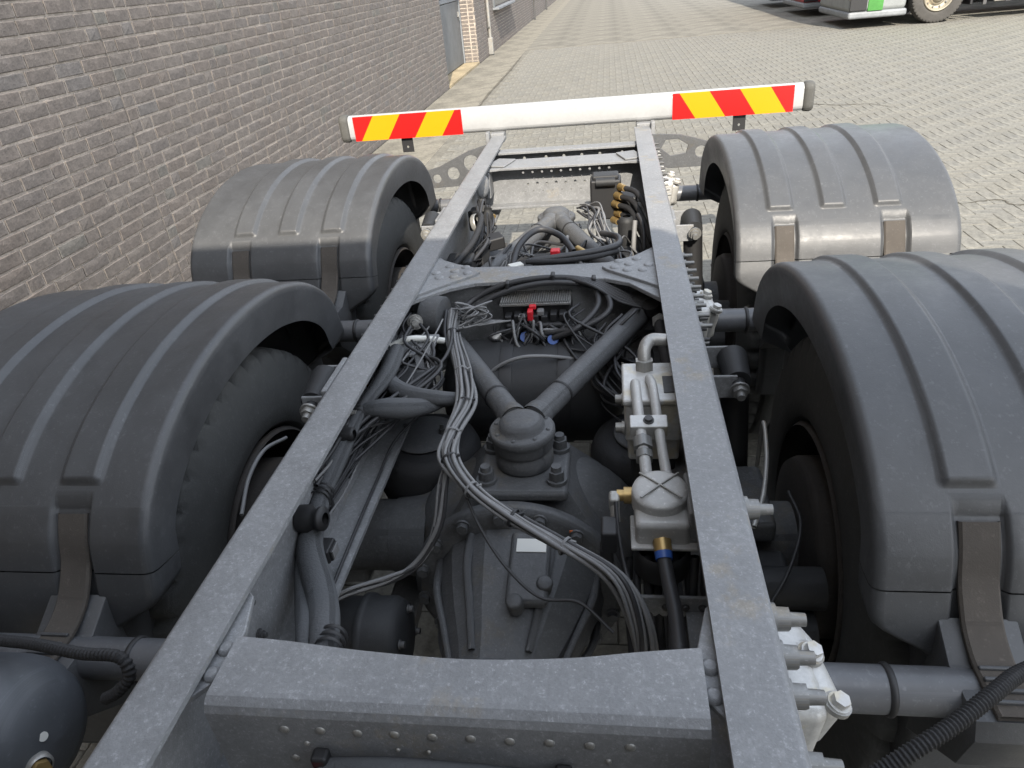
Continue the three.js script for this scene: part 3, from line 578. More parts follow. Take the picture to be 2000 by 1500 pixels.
/* right-hand valves */
{
  const v = grp('pressure_valve', T);      // pale cast valve block on the right rail
  part('valve_body', [bx(.298, .875, -1.42, .125, .10, .16, .01), bx(.30, .80, -1.42, .115, .07, .13, .008)], M.white, v);
  part('valve_lid', [bx(.298, .932, -1.42, .135, .016, .17, .006)], M.white, v);
  part('maker_plate', [bx(.335, .9415, -1.40, .028, .002, .07, 0)], M.boltD, v);
  part('valve_base', [bx(.30, .73, -1.42, .10, .10, .11, .01)], M.dark, v);
  for (const z of [-1.35, -1.47]) part('side_bolt', bolt([.235, .86, z], [-1, 0, 0], .012, .02), M.zinc, v);
  part('elbow_pipe', [tube([[.335, .985, -1.53], [.30, .988, -1.525], [.285, .98, -1.50], [.283, .955, -1.48], [.283, .935, -1.475]], .015, 14)], M.zinc, v);
  part('elbow_nut', [cyl([.283, .938, -1.475], [.283, .962, -1.478], .022, .022, 6)], M.zinc, v);
  part('pipe', [tube([[.26, .945, -1.40], [.26, .952, -1.36], [.263, .935, -1.30], [.267, .915, -1.24], [.271, .905, -1.17], [.273, .90, -1.12]], .0115, 12)], M.alu, v);
  part('pipe', [tube([[.292, .945, -1.42], [.296, .956, -1.37], [.301, .935, -1.30], [.306, .91, -1.22], [.311, .90, -1.12]], .0105, 12)], M.alu, v);
  const c = part('pipe_clamp', [bx(.283, .922, -1.265, .078, .03, .035, .003, [.25, 0, 0])], M.white, v);
  part('clamp_bolt', bolt([.283, .936, -1.262], [0, 1, .25], .009, .01), M.boltD, c);
  part('pipe_nut', [cyl([.268, .911, -1.228], [.2695, .906, -1.20], .021, .021, 6), cyl([.27, .905, -1.192], [.271, .902, -1.172], .018, .018, 6)], M.bolt, v);
}
{
  const v = grp('relay_valve', T);         // round-lidded aluminium valve
  part('valve_body', [bx(.296, .868, -1.045, .098, .06, .12, .012), lathe([[.052, 0], [.052, .03], [.05, .036], [.04, .04], [0, .042]], [.294, .885, -1.06], [0, 1, .08], 40)], M.alu, v);
  for (const s of [-1, 1]) part('lid_rib', [tube([[.294 - .036, .928, -1.06 + s * .036], [.294, .929, -1.06], [.294 + .036, .928, -1.06 - s * .036]], .0022, 6)], M.zinc, v);
  part('valve_flange', [bx(.298, .848, -1.02, .118, .008, .09, .003)], M.alu, v);
  part('mount_plate', [bx(.365, .885, -1.05, .05, .07, .12, .005)], M.frame, v);
  for (const [y, z] of [[.922, -1.095], [.922, -1.01]]) part('mount_bolt', bolt([.362, y, z], [-.4, 1, 0], .011, .012, .006), M.boltD, v);
  part('exhaust_bowl', [lathe([[0, 0], [.04, 0], [.052, .012], [.052, .05], [.045, .06]], [.295, .775, -1.0], [0, 1, 0], 36)], M.black, v);
  part('side_port', [cyl([.245, .895, -1.07], [.228, .895, -1.07], .016, .016, 6), cyl([.228, .895, -1.07], [.215, .895, -1.07], .011, .011, 12)], M.brass, v);
  part('port_elbow', [bx(.21, .89, -1.06, .02, .03, .03, .006), cyl([.21, .89, -1.055], [.212, .865, -1.03], .009, .009, 10)], M.zinc, v);
  part('front_port', [cyl([.293, .862, -.985], [.295, .852, -.965], .017, .017, 6)], M.brass, v);
  part('port_collar', [cyl([.295, .852, -.965], [.296, .846, -.953], .016, .015, 16)], M.blue, v);
  part('outlet_hose', [tube([[.296, .846, -.953], [.301, .835, -.91], [.307, .835, -.84], [.306, .85, -.74], [.305, .84, -.60]], .0125, 14)], M.wireB, v);
  part('switch_block', [bx(.20, .86, -1.0, .03, .05, .05, .006), bx(.195, .82, -.99, .025, .05, .03, .006)], M.black, v);
  part('switch_wire', [tube([[.213, .905, -1.04], [.217, .86, -1.0], [.231, .81, -.95], [.252, .79, -.90]], .004, 6)], M.wireB, v);
}
{ // cable comb under the valve: bar with hanging hoses
  const c = grp('hose_comb', T);
  part('comb_bar', [bx(.31, .74, -.945, .17, .05, .008, .003)], M.frame, c);
  for (const x of [.26, .30, .335, .365]) part('bolt', bolt([x, .742, -.941], [0, 0, 1], .006, .006), M.boltD, c);
  for (let k = 0; k < 9; k++) { const x = .235 + k * .017, e = rr(-.02, .02); part('hose', [tube([[x, .82, -1.0 + e], [x + rr(-.008, .008), .74, -.958], [x + rr(-.01, .01), .66, -.90 + e], [x + rr(-.012, .012), .60, -.72], [x, .56, -.5]], rr(.006, .009), 8)], k % 3 ? M.wireB : M.rubber, c); }
}
/* shock absorber heads outside the rails */
for (const [s, x, y, z] of [[1, .50, .90, -1.54], [-1, -.475, .955, -1.385], [1, .50, .93, -2.55], [-1, -.475, .95, -2.62]]) {
  const g = grp('shock_absorber', T);
  part('upper_eye', [cyl([x, y, z - .055], [x, y - .012, z + .045], .036, .03, 24), cyl([x, y, z - .075], [x, y - .016, z + .075], .016, .016, 12)], M.dark, g);
  part('eye_bolt', bolt([x, y - .016, z + .072], [0, -.15, 1], .018, .018, .014), s < 0 ? M.zinc : M.bolt, g);
  part('eye_bracket', [bx(s * .455, y - .005, z - .066, .085, .06, .008, .003), bx(s * .455, y - .02, z + .052, .085, .06, .008, .003), bx(s * .428, y - .02, z, .014, .12, .16, .004)], M.frame, g);
  part('damper_tube', [cyl([x, y - .02, z], [x + s * .02, .42, z + .03], .034, .034, 24)], M.black, g);
}
// thin brake pipes at the drums
part('brake_pipe', [tube([[.545, .70, -1.42], [.54, .85, -1.38], [.532, .845, -1.30], [.522, .838, -1.24], [.50, .83, -1.15], [.47, .82, -1.07]], .005, 8)], M.zinc, T);
part('brake_pipe', [tube([[-.555, .86, -1.32], [-.575, .875, -1.25], [-.58, .86, -1.17], [-.565, .83, -1.08]], .0045, 8)], M.wire, T);
part('brake_pipe', [tube([[.50, .60, -1.05], [.56, .66, -1.12], [.60, .70, -1.22], [.59, .72, -1.30]], .004, 8)], M.wireB, T);

/* valve cluster on the middle crossmember */
{
  const c = grp('valve_cluster', T);
  part('control_box', [bx(-.005, .905, -1.925, .20, .05, .075, .006)], M.dark, c);
  part('finned_lid', [bx(-.008, .9335, -1.912, .205, .008, .082, .002), ...Array.from({ length: 30 }, (_, k) => bx(-.105 + k * .0067, .940, -1.912, .003, .008, .08, .0005))], M.bolt, c);
  part('valve_block', [bx(-.01, .855, -1.87, .17, .07, .07, .01), bx(-.09, .85, -1.86, .05, .05, .06, .01), bx(.085, .86, -1.865, .05, .05, .06, .01)], M.black, c);
  part('plug_row', Array.from({ length: 7 }, (_, k) => bx(-.085 + k * .026, .897 + rr(-.005, .005), -1.862, .02, .026, .035, .004)), M.black, c);
  part('red_plug', [bx(-.02, .913, -1.85, .016, .03, .028, .003), bx(-.014, .93, -1.868, .02, .012, .02, .003)], M.red, c);
  part('grey_plug', [bx(.008, .915, -1.862, .02, .016, .024, .004), bx(-.045, .905, -1.852, .022, .016, .02, .004)], M.wire, c);
  for (const [x, z] of [[-.035, -1.82], [.045, -1.80]]) {
    part('push_fitting', [cyl([x, .84, z - .02], [x, .862, z + .008], .016, .015, 16)], M.blue, c);
    part('fitting_body', [cyl([x, .815, z - .045], [x, .842, z - .018], .019, .019, 6)], M.brass, c);
  }
  part('side_fitting', [bx(.11, .845, -1.84, .03, .03, .04, .006)], M.zinc, c); part('side_fitting', [cyl([-.11, .86, -1.84], [-.13, .85, -1.82], .012, .012, 8)], M.zinc, c);
  for (let k = 0; k < 26; k++) {
    const a = [rr(-.10, .10), rr(.85, .905), rr(-1.86, -1.83)], b = [a[0] + rr(-.07, .07), rr(.80, .89), rr(-1.82, -1.77)], e = [b[0] + rr(-.09, .09), rr(.78, .87), rr(-1.90, -1.80)];
    part('wire', [tube([a, [a[0] + rr(-.02, .02), a[1] + .015, a[2] + .02], b, e], rr(.0025, .005), 6)], k % 4 ? M.wireB : M.wire, c);
  }
  for (let k = 0; k < 5; k++) part('wire', [tube([[.05 + k * .012, .86, -1.82], [.12, .835 - k * .004, -1.80 + k * .006], [.2, .82 - k * .006, -1.78], [.29, .80, -1.74 - k * .01]], .005, 6)], M.wireB, c);
  part('white_tube', [tube([[-.145, .79, -1.70], [-.10, .83, -1.70], [-.04, .855, -1.70], [.02, .853, -1.71], [.15, .82, -1.74]], .0055, 8)], M.wire, c);
}
// hoses arching over the crossmember
{
  const c = grp('hose_loop', T);
  part('hose', [tube([[-.241, .905, -1.86], [-.195, .935, -1.915], [-.1, .972, -1.935], [.042, .985, -1.945], [.145, .972, -1.93], [.172, .935, -1.86], [.11, .895, -1.785], [.046, .864, -1.795]], .0085, 10)], M.wireB, c);
  part('hose', [tube([[-.235, .89, -1.86], [-.177, .925, -1.90], [-.078, .962, -1.92], [.057, .975, -1.93], [.174, .955, -1.92], [.205, .93, -1.84], [.146, .90, -1.80], [-.034, .864, -1.815]], .0085, 10)], M.wireB, c);
  for (let k = 0; k < 5; k++) part('hose', [tube([[.05 + k * .01, .986 - k * .002, -1.945], [.16, .975, -1.94 + k * .012], [.233, .945 - k * .004, -1.925 + k * .01], [.297, .912, -1.905 + k * .008], [.345, .88, -1.88]], .0055, 8)], M.wireB, c);
  for (const p of [[-.09, .972, -1.93], [.042, .986, -1.944], [.16, .975, -1.935]]) part('cable_tie', [bx(p[0], p[1], p[2], .012, .026, .03, .004)], M.black, c);
  part('corner_plug', [cyl([.325, .90, -1.87], [.318, .93, -1.86], .024, .024, 12), bx(.30, .90, -1.90, .04, .03, .04, .008)], M.black, c);
  part('hose_nut', [cyl([.338, .905, -1.80], [.338, .915, -1.775], .022, .022, 6)], M.zinc, c);
  part('riser_hose', [tube([[.338, .905, -1.78], [.343, .89, -1.70], [.350, .87, -1.58], [.352, .84, -1.46]], .017, 12)], M.rubber, c);
}
/* grey wiring loom from the valve cluster over the axle */
{
  const c = grp('wiring_loom', T), path = [[-.247, .925, -1.86], [-.231, .905, -1.76], [-.168, .90, -1.55], [-.132, .90, -1.40], [-.142, .895, -1.28], [-.130, .90, -1.18], [-.072, .885, -1.10], [.018, .874, -1.03], [.117, .852, -.98], [.215, .83, -.92], [.25, .77, -.88], [.265, .66, -.84], [.27, .55, -.75]];
  for (let k = 0; k < 13; k++) {
    const ph = k / 13 * 6.283, R = k === 0 ? 0 : .019 * (k % 2 ? 1 : .62);
    part('wire', [tube(path.map((p, i) => { const a = ph + i * .55, q = R * (.75 + .5 * rnd()); return [p[0] + q * Math.cos(a) + rr(-.002, .002), p[1] + q * Math.sin(a) * .7, p[2] + q * Math.sin(a) * .6]; }), rr(.0036, .0052), 6, 90)], k % 5 ? M.wire : M.wireB, c);
  }
  for (let k = 0; k < 7; k++) { // branch dropping to the left brake
    const o = () => rr(-.012, .012);
    part('wire', [tube([[-.134 + o(), .905, -1.24], [-.143 + o(), .86, -1.16], [-.160 + o(), .775, -1.11], [-.205 + o(), .69 + o(), -1.085], [-.268, .668 + o(), -1.06], [-.356, .672 + o(), -1.02], [-.40, .66, -.98]], rr(.003, .0055), 6, 50)], k % 3 ? M.wireB : M.wire, c);
  }
  for (const i of [1, 2, 3, 4, 5, 6, 7, 8]) { const p = path[i], q = path[i + 1], d = V(...q).sub(V(...p)).normalize(); part('cable_tie', [lathe([[.0175, 0], [.019, .001], [.019, .005], [.0175, .006]], p, d.toArray(), 16), bx(p[0] + .018, p[1] + .008, p[2], .012, .006, .005, .001, [0, rr(-1, 1), 0])], i % 2 ? M.black : M.wire, c); }
  for (let k = 0; k < 9; k++) { // tangle at the head of the loom
    const o = s => rr(-s, s), p = [-.225, .93, -1.83]; part('wire', [tube([[p[0] + o(.02), p[1] + o(.015), p[2] + o(.03)], [p[0] + o(.04) + .03, p[1] + .02 + o(.02), p[2] + o(.04)], [p[0] + .08 + o(.03), p[1] + .01 + o(.02), p[2] + o(.04)], [p[0] + .04 + o(.05), p[1] - .02, p[2] + .02 + o(.03)], [p[0] + .12 + o(.04), p[1] - .02, p[2] + .01]], .0028, 6, 40)], M.wire, c);
  }
  part('sensor_wire', [tube([[-.118, .902, -1.17], [-.056, .845, -1.05], [.01, .80, -.97], [.075, .768, -.93], [.144, .77, -.92], [.205, .74, -.88]], .0032, 6)], M.wireB, c);
}
/* black sleeved hoses along the left rail */
{
  const c = grp('sleeved_hoses', T);
  part('sleeve', [fat([[-.395, .895, -1.38], [-.337, .897, -1.385], [-.279, .89, -1.395], [-.225, .88, -1.42], [-.18, .862, -1.47]], t => .010 + .016 * Math.sin(Math.PI * Math.min(1, t * 1.15 + .02)) , 14)], M.sleeve, c);
  part('sleeve', [fat([[-.398, .85, -1.12], [-.385, .825, -1.0], [-.322, .81, -.88], [-.255, .865, -.74], [-.25, .80, -.66]], t => .019 + .010 * Math.sin(Math.PI * t), 14)], M.sleeve, c);
  part('sleeve', [fat([[-.40, .845, -1.10], [-.392, .805, -.98], [-.35, .80, -.87], [-.285, .86, -.74], [-.28, .79, -.66]], t => .014 + .007 * Math.sin(Math.PI * t), 14)], M.sleeve, c);
  part('sleeve', [fat([[-.398, .852, -1.12], [-.395, .868, -1.22], [-.388, .885, -1.32], [-.378, .90, -1.39], [-.35, .92, -1.50], [-.35, .93, -1.62]], t => .018 + .004 * Math.sin(9 * t), 14)], M.sleeve, c);
  part('sleeve', [fat([[-.375, .917, -1.62], [-.35, .895, -1.52], [-.285, .895, -1.455], [-.20, .895, -1.43], [-.16, .88, -1.45]], t => .016 + .006 * Math.sin(Math.PI * t), 14)], M.sleeve, c);
  for (const p of [[-.398, .85, -1.12], [-.388, .89, -1.375], [-.24, .868, -.735]]) for (let k = 0; k < 3; k++) part('cable_tie', [lathe([[.022, 0], [.024, .001], [.024, .006], [.022, .007]], [p[0], p[1], p[2] - .012 + k * .012], [.1, .2, 1], 16)], M.black, c);
  part('clip', [lathe([[.028, 0], [.028, .02], [.02, .028], [.02, .04], [.024, .042], [.024, .05], [.012, .054]], [-.405, .865, -1.03], [1, .1, .1], 24)], M.black, c);
  part('clip', [lathe([[.022, 0], [.022, .02], [.016, .026], [.016, .036], [.01, .04]], [-.405, .895, -1.28], [1, .1, .1], 24)], M.black, c);
  part('connector', [bx(-.372, .80, -1.01, .05, .032, .045, .004), bx(-.345, .80, -1.01, .006, .024, .034, .002)], M.black, c);
  part('connector_face', [bx(-.341, .80, -1.01, .002, .02, .028, 0)], M.wire, c);
  part('edge_wire', [tube([[-.35, .735, -.95], [-.35, .742, -1.1], [-.352, .742, -1.3], [-.34, .76, -1.45], [-.28, .80, -1.52]], .004, 6)], M.wireB, c);
}
{ // levelling valve and bracket by the left rail
  const c = grp('levelling_valve', T);
  part('bracket', [bx(-.33, .905, -1.69, .13, .01, .12, .004), bx(-.395, .88, -1.69, .01, .12, .14, .003), bx(-.29, .845, -1.62, .05, .10, .012, .004, [-.35, 0, 0])], M.frame, c);
  part('lever', [bx(-.285, .895, -1.585, .022, .006, .09, .002, [.35, .25, 0])], M.cast, c);
  part('valve_body', [lathe([[0, 0], [.055, .002], [.06, .012], [.06, .04], [.04, .05], [0, .052]], [-.305, .84, -1.57], [0, 1, .25], 32), bx(-.34, .83, -1.60, .07, .07, .09, .012)], M.dark, c);
  part('lever_bolt', bolt([-.345, .925, -1.80], [.3, .3, 1], .018, .022, .012), M.zinc, c);
  part('rod_eye', [lathe([[.05, -.03], [.058, -.028], [.058, .028], [.05, .03], [.02, .032], [0, .032]], [-.30, .915, -1.86], [1, 0, .25], 32)], M.cast, c);
  part('white_pipe', [tube([[-.385, .915, -1.67], [-.34, .925, -1.69], [-.29, .92, -1.70], [-.245, .905, -1.715]], .009, 8)], M.label, c);
}
/* rear bay: valve stack on the right, hoses, left-hand clutter */
{
  const c = grp('rear_valve_stack', T);
  part('valve_block', [bx(.19, .885, -3.08, .13, .17, .10, .01), bx(.285, .85, -3.06, .07, .10, .10, .012)], M.black, c);
  part('valve_cap', [bx(.19, .977, -3.08, .11, .02, .08, .008), cyl([.15, .965, -3.02], [.23, .965, -3.02], .018, .018, 16)], M.dark, c);
  for (const [x, y] of [[.25, .94], [.235, .905], [.225, .87], [.235, .83], [.22, .80]]) { part('brass_fitting', [cyl([x, y, -3.03], [x + .02, y + .004, -2.985], .016, .013, 8)], M.brass, c); part('hose', [tube([[x + .02, y + .004, -2.99], [x + .06, y + .004, -2.93], [x + .10, y - .03, -2.80], [.365, y - .07, -2.62]], .011, 10)], M.rubber, c); }
  part('filter_can', [lathe([[0, 0], [.03, .002], [.034, .01], [.034, .10], [.026, .115], [.016, .12]], [.27, .79, -2.72], [0, 1, 0], 28)], M.dark, c);
  part('pipe_riser', [tube([[.29, .78, -2.55], [.292, .86, -2.56], [.298, .93, -2.60]], .009, 8)], M.wire, c);
  part('pipe_riser', [tube([[.325, .76, -2.50], [.328, .86, -2.52], [.325, .92, -2.58], [.31, .94, -2.64]], .008, 8)], M.wireB, c);
  part('pipe_base', [bx(.26, .78, -2.62, .11, .06, .12, .012)], M.dark, c);
  for (let k = 0; k < 22; k++) { const a = [rr(.08, .14), rr(.93, .96), rr(-2.75, -2.65)], b = [rr(.12, .20), rr(.90, .965), rr(-2.60, -2.45)], e = [rr(.15, .26), rr(.86, .92), rr(-2.42, -2.30)]; part('wire', [tube([a, [a[0] + .04, a[1] + rr(-.01, .03), a[2] + .08], b, e], rr(.0025, .005), 6)], k % 3 ? M.wire : M.wireB, c); }
}
{
  const c = grp('rear_hoses', T);
  part('hose', [tube([[-.10, .95, -2.09], [-.081, 1.0, -2.19], [-.021, 1.02, -2.28], [.048, 1.005, -2.25], [.092, .975, -2.18]], .0105, 12)], M.wireB, c);
  part('hose', [tube([[-.033, .985, -2.085], [.062, .99, -2.10], [.173, .99, -2.14], [.232, .985, -2.20], [.232, .985, -2.27], [.18, .97, -2.36]], .0105, 12)], M.wireB, c);
  part('hose', [tube([[-.05, .985, -2.08], [.06, .985, -2.075], [.16, .985, -2.10], [.23, .97, -2.18]], .008, 10)], M.rubber, c);
  part('plug_row', [bx(.03, .955, -2.16, .14, .035, .06, .008), bx(-.06, .94, -2.14, .05, .04, .06, .008)], M.black, c);
  part('red_plug', [bx(.035, .982, -2.165, .03, .018, .03, .004)], M.red, c);
  part('white_plug', [bx(-.085, .965, -2.10, .045, .014, .03, .003, [0, .5, 0])], M.label, c);
  for (let k = 0; k < 10; k++) part('wire', [tube([[-.16 + k * .008, .93, -2.09], [-.14 + k * .006, .955, -2.14], [-.10 + rr(-.02, .02), .975, -2.20], [-.05 + rr(-.04, .04), .97, -2.17]], .003, 6)], k % 2 ? M.wire : M.wireB, c);
}
{
  const c = grp('rear_fittings', T);
  part('corner_bracket', [bx(-.355, .90, -3.36, .02, .12, .10, .006), lathe([[.05, 0], [.05, .01], [.03, .02], [0, .022]], [-.365, .93, -3.20], [1, 0, .4], 24)], M.frame, c);
  part('valve', [bx(-.36, .85, -2.98, .06, .08, .10, .01), cyl([-.335, .93, -3.0], [-.33, .86, -2.98], .018, .018, 12), bx(-.30, .80, -2.80, .10, .02, .10, .004, [.2, .4, .2]), bx(-.345, .82, -2.48, .10, .09, .10, .012)], M.dark, c);
  part('solenoid', [lathe([[.02, 0], [.024, .004], [.024, .05], [.016, .056], [.016, .07]], [-.30, .86, -2.86], [.2, 1, 0], 20)], M.dark, c);
  part('valve_box', [bx(-.25, .835, -2.72, .07, .05, .07, .008, [.1, .4, .1])], M.black, c); part('valve_box', [bx(-.30, .815, -2.62, .06, .06, .08, .008, [0, -.2, .1])], M.dark, c);
  part('clamp', [lathe([[.035, 0], [.038, .004], [.038, .016], [.035, .02]], [-.33, .90, -2.75], [1, .3, .2], 20)], M.zinc, c);
  part('hose', [tube([[-.37, .90, -2.9], [-.30, .93, -2.75], [-.30, .90, -2.55], [-.36, .86, -2.35]], .012, 10)], M.rubber, c);
  part('hose', [tube([[-.35, .86, -2.30], [-.33, .93, -2.22], [-.36, .95, -2.16], [-.38, .90, -2.2]], .014, 10)], M.rubber, c);
  part('valve_box', [bx(.02, .80, -2.38, .16, .05, .12, .01, [0, .2, 0])], M.dark, c);
  part('bracket_bar', [bx(-.05, .86, -2.26, .008, .09, .008, .002)], M.black, c);
  part('brass_fitting', [cyl([.10, .965, -2.235], [.135, .955, -2.205], .012, .01, 8)], M.brass, c);
  part('brass_fitting', [cyl([-.31, .87, -2.98], [-.28, .865, -2.95], .012, .01, 8), cyl([-.31, .84, -2.97], [-.285, .835, -2.94], .012, .01, 8)], M.brass, c);
  for (let k = 0; k < 16; k++) { const a = [rr(-.36, -.28), rr(.82, .93), rr(-3.0, -2.9)]; part('wire', [tube([a, [a[0] + rr(0, .05), a[1] + rr(-.06, .04), a[2] + .10], [rr(-.34, -.24), rr(.80, .88), rr(-2.75, -2.6)], [rr(-.36, -.28), rr(.76, .86), -2.45]], rr(.003, .008), 6)], k % 2 ? M.wireB : M.rubber, c); }
}
/* near bay: hoses on the supports and under the near crossmember */
{
  const c = grp('near_hoses', T);
  part('corrugated_hose', [fat([[-.86, .915, -.70], [-.772, .92, -.675], [-.677, .937, -.655], [-.574, .952, -.63], [-.498, .956, -.62], [-.488, .935, -.61], [-.51, .91, -.60], [-.54, .89, -.60]], t => .0085 + .0012 * Math.sin(t * 420), 10, 320)], M.rubber, c);
  part('corrugated_hose', [fat([[.80, .93, -.70], [.713, .955, -.655], [.656, .968, -.61], [.599, .965, -.57], [.553, .955, -.545], [.49, .92, -.52]], t => .0095 + .0011 * Math.sin(t * 420), 10, 320)], M.rubber, c);
  part('sleeve', [fat([[-.165, .905, -.508], [-.08, .918, -.502], [0, .918, -.50], [.08, .913, -.502], [.14, .90, -.51]], t => .013 + .004 * Math.sin(Math.PI * t), 12)], M.sleeve, c);
  part('clip', [bx(-.165, .92, -.512, .022, .02, .02, .005), bx(.145, .914, -.512, .022, .02, .02, .005)], M.black, c);
  part('red_cap', [lathe([[.008, 0], [.010, .004], [.008, .012], [0, .014]], [-.172, .906, -.50], [-.4, 0, 1], 12)], M.red, c);
  part('silver_coupling', [lathe([[.024, 0], [.028, .02], [.024, .05], [.03, .07]], [-.128, .83, -.49], [0, 1, .1], 24)], M.alu, c);
}
{ // thin black lines clipped along the left rail, loose ends in the middle and far bays
  const c = grp('rail_wiring', T);
  for (let k = 0; k < 10; k++) { const y = .765 + k * .013, q = () => rr(-.007, .007); part('wire', [tube([[-.404, y + .02, -1.12], [-.396 + q(), y + q() + .02, -1.2], [-.39 + q(), y + .02 + q(), -1.35], [-.385 + q(), y + .03, -1.55], [-.38 + q(), y + .03 + q(), -1.80], [-.385, y + .02, -1.92]], rr(.0025, .005), 6, 40)], k % 4 ? M.wireB : M.wire, c); }
  for (let k = 0; k < 18; k++) { const a = [rr(-.37, -.24), rr(.86, .95), rr(-1.85, -1.65)]; part('wire', [tube([a, [a[0] + rr(-.03, .05), a[1] + rr(-.04, .02), a[2] + rr(.04, .1)], [rr(-.36, -.2), rr(.82, .92), rr(-1.6, -1.45)], [-.39, rr(.80, .90), rr(-1.42, -1.3)], [-.405, rr(.78, .88), rr(-1.34, -1.25)]], rr(.0025, .0055), 6, 28)], k % 5 ? M.wireB : M.wire, c); }
  for (let k = 0; k < 22; k++) { const a = [rr(.10, .30), rr(.80, .93), rr(-1.90, -1.80)]; part('wire', [tube([a, [a[0] + rr(-.05, .05), a[1] + rr(-.03, .03), a[2] + .06], [rr(.15, .34), rr(.74, .86), rr(-1.72, -1.6)], [rr(.24, .36), rr(.70, .80), rr(-1.6, -1.5)]], rr(.0025, .005), 6, 28)], M.wireB, c); }
  for (let k = 0; k < 26; k++) { const a = [rr(-.2, .3), rr(.86, .95), rr(-2.3, -2.1)]; part('wire', [tube([a, [a[0] + rr(-.06, .06), a[1] + rr(-.02, .04), a[2] - .08], [a[0] + rr(-.1, .1), rr(.82, .92), rr(-2.5, -2.35)], [a[0] + rr(-.12, .12), rr(.76, .86), rr(-2.7, -2.5)]], rr(.0025, .006), 6, 28)], k % 4 ? M.wireB : M.wire, c); }
  for (let k = 0; k < 6; k++) part('clip', [bx(-.405, .84, -1.16 - k * .12, .012, .13, .018, .004)], M.black, c);
}
/* cab behind the viewpoint, casts the shade over the front of the frame */
{
  const s = new THREE.Shape([[-1.25, .95], [1.33, .95], [1.33, 2.6], [.82, 3.18], [-1.05, 3.18], [-1.25, 3.0]].map(p => new THREE.Vector2(...p)));
  const cab = grp('cab', T);
  part('cab_shell', [new THREE.ExtrudeGeometry(s, { depth: 1.9, bevelEnabled: true, bevelSize: .02, bevelThickness: .02, bevelSegments: 3, bevelOffset: -.02 }).translate(0, 0, .62)], mat([.05, .052, .056], { roughness: .35 }), cab);
  part('rear_window', [bx(0, 2.4, .593, 1.2, .5, .012, .003)], mat([.02, .025, .03], { roughness: .08 }), cab);
  for (const k of [-1, 1]) { const w = grp('wheel', T); w.position.set(0, .505, 1.55); part('tyre', tyreGeo(k * 1.05, .30, .515), M.tyre, w); part('rim', [lathe([[.29, 0], [.30, .02], [.25, .06], [.24, .24], [.30, .28], [.29, .3]], [k * .90, 0, 0], [k, 0, 0], 36)], M.rim, w); part('axle_stub', [cyl([0, 0, 0], [k * 1.0, 0, 0], .06, .06, 16)], M.cast, w); }
}

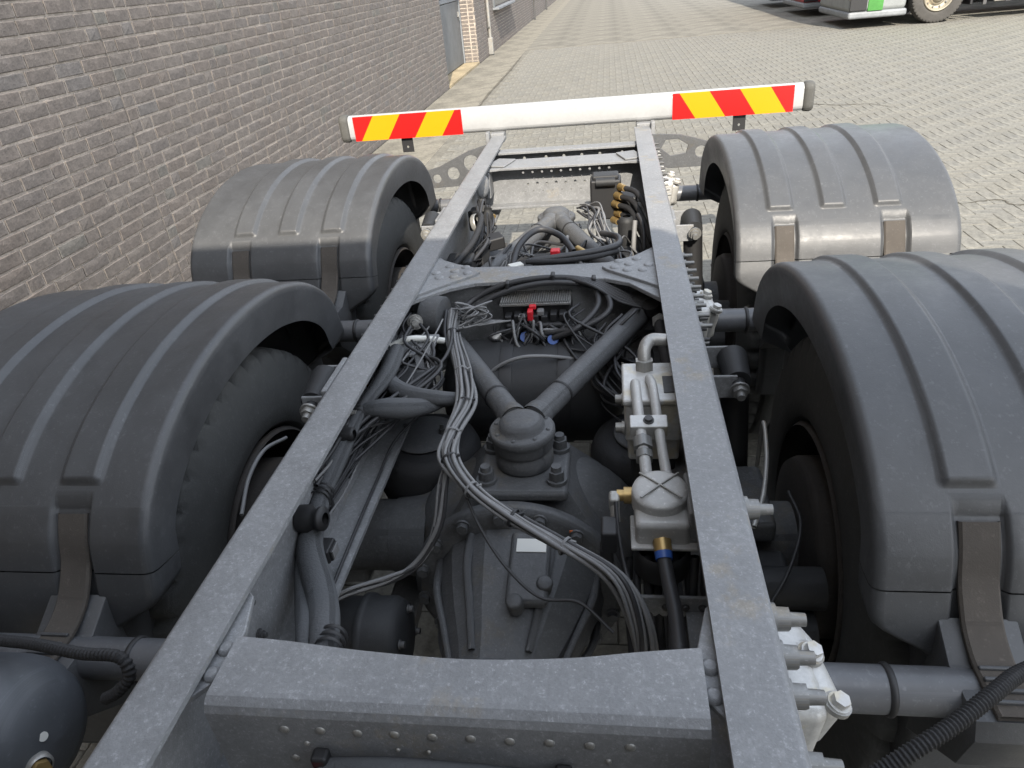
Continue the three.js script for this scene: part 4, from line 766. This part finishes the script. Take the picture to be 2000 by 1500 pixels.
/* ---------- parked trucks beyond ---------- */
function parked(name, label, x, z, paint, low, kind) {
  const t = thing(name, label, 'truck', 'trucks parked in a row across the yard'); t.position.set(x, 0, z);
  const P = mat(paint, { roughness: .3, map: plasticMap });
  const sh = new THREE.Shape(); sh.moveTo(.06, .95); sh.lineTo(.0, 1.2); sh.lineTo(.04, 1.9); sh.lineTo(.22, 3.1); sh.lineTo(.5, 3.35); sh.lineTo(2.2, 3.35); sh.lineTo(2.2, .95); sh.closePath();
  part('cab', [new THREE.ExtrudeGeometry(sh, { depth: 2.38, bevelEnabled: true, bevelSize: .05, bevelThickness: .05, bevelSegments: 4 }).translate(0, 0, -2.43)], P, t);
  part('windscreen', [bx(.13, 2.35, -1.24, .02, .8, 2.1, .01, [0, 0, -.15])], mat([.02, .025, .03], { roughness: .08 }), t);
  const b = part('bumper', [bx(.55, .62, -1.24, 1.14, .62, 2.46, .10), bx(.12, .9, -1.24, .3, .2, 2.3, .05)], mat(low, { roughness: .5, map: plasticMap }), t);
  part('bumper_sill', [bx(.56, .265, -1.24, 1.16, .14, 2.48, .05)], M.sill, b);
  part('grille', [bx(.16, .50, .0, .34, .30, .03, .02)], M.black, b);
  part('headlamp', [bx(.02, .62, -.2, .08, .16, .34, .04)], M.zinc, b); part('headlamp', [bx(.02, .62, -2.28, .08, .16, .34, .04)], M.zinc, b);
  part('corner_panel', [bx(.50, .48, -.005, .30, .30, .03, .03)], P, b);
  for (const [wx, zz] of [[1.72, -.16], [1.72, -2.32], [5.2, -.16], [5.2, -2.32]]) {
    const w = grp('wheel', t); w.position.set(wx, .505, zz);
    part('tyre', tyreGeo(0, .30, .51).rotateY(Math.PI / 2), M.tyre2 ??= mat([.10, .095, .088], { roughness: .95, map: plasticMap }), w);
    part('rim', [lathe([[.30, .10], [.285, .155], [.26, .15], [.245, .10], [.18, .06], [.16, .10], [.14, .11], [.11, .11], [.10, .16], [.06, .18], [0, .18]], [0, 0, 0], [0, 0, zz > -1 ? 1 : -1], 48)], M.rim2 ??= mat([.46, .42, .33], { roughness: .5, metalness: .3, map: dustMap }), w);
    for (let k = 0; k < 10; k++) part('wheel_nut', bolt([.21 * Math.cos(k * .6283), .21 * Math.sin(k * .6283), (zz > -1 ? 1 : -1) * .085], [0, 0, zz > -1 ? 1 : -1], .016, .03), M.bolt, w);
  }
  part('mudflap', [bx(2.36, .62, -.17, .05, .66, .34, .012), bx(2.36, .62, -2.31, .05, .66, .34, .012)], M.black, t);
  part('frame', [bx(5.2, .85, -.83, 8, .28, .08, .01), bx(5.2, .85, -1.65, 8, .28, .08, .01)], M.black, t);
  part('cargo_box', [bx(6.2, 2.35, -1.24, 7.2, 2.7, 2.5, .03)], mat([.42, .42, .40], { roughness: .5, map: plasticMap }), t);
  part('side_skirt', [bx(3.75, .56, -.05, 1.9, .50, .05, .02), bx(7.7, .56, -.05, 3.4, .50, .05, .02)], mat([.40, .37, .31], { roughness: .5, map: plasticMap }), t);
  part('skirt_post', [bx(2.62, .58, -.03, .07, .62, .05, .01), bx(3.06, .58, -.022, .10, .56, .03, .008), bx(3.46, .58, -.022, .10, .56, .03, .008)], M.boltD, t);
  return t;
}
parked('parked_truck', 'grey and green truck parked with its silver wheel and side skirt facing the yard', 5.2, -17.55, [.09, .33, .07], [.34, .36, .36]);
parked('parked_truck', 'truck with a red bumper parked just behind the green one', 5.15, -21.4, [.55, .03, .04], [.62, .06, .07]);
parked('parked_truck', 'dark truck parked behind the red bumpered one, farthest along the row', 5.1, -25.3, [.03, .035, .04], [.03, .032, .036]);

scene.traverse(o => { if (o.isMesh) { o.castShadow = true; o.receiveShadow = true; } });
renderer.render(scene, camera);
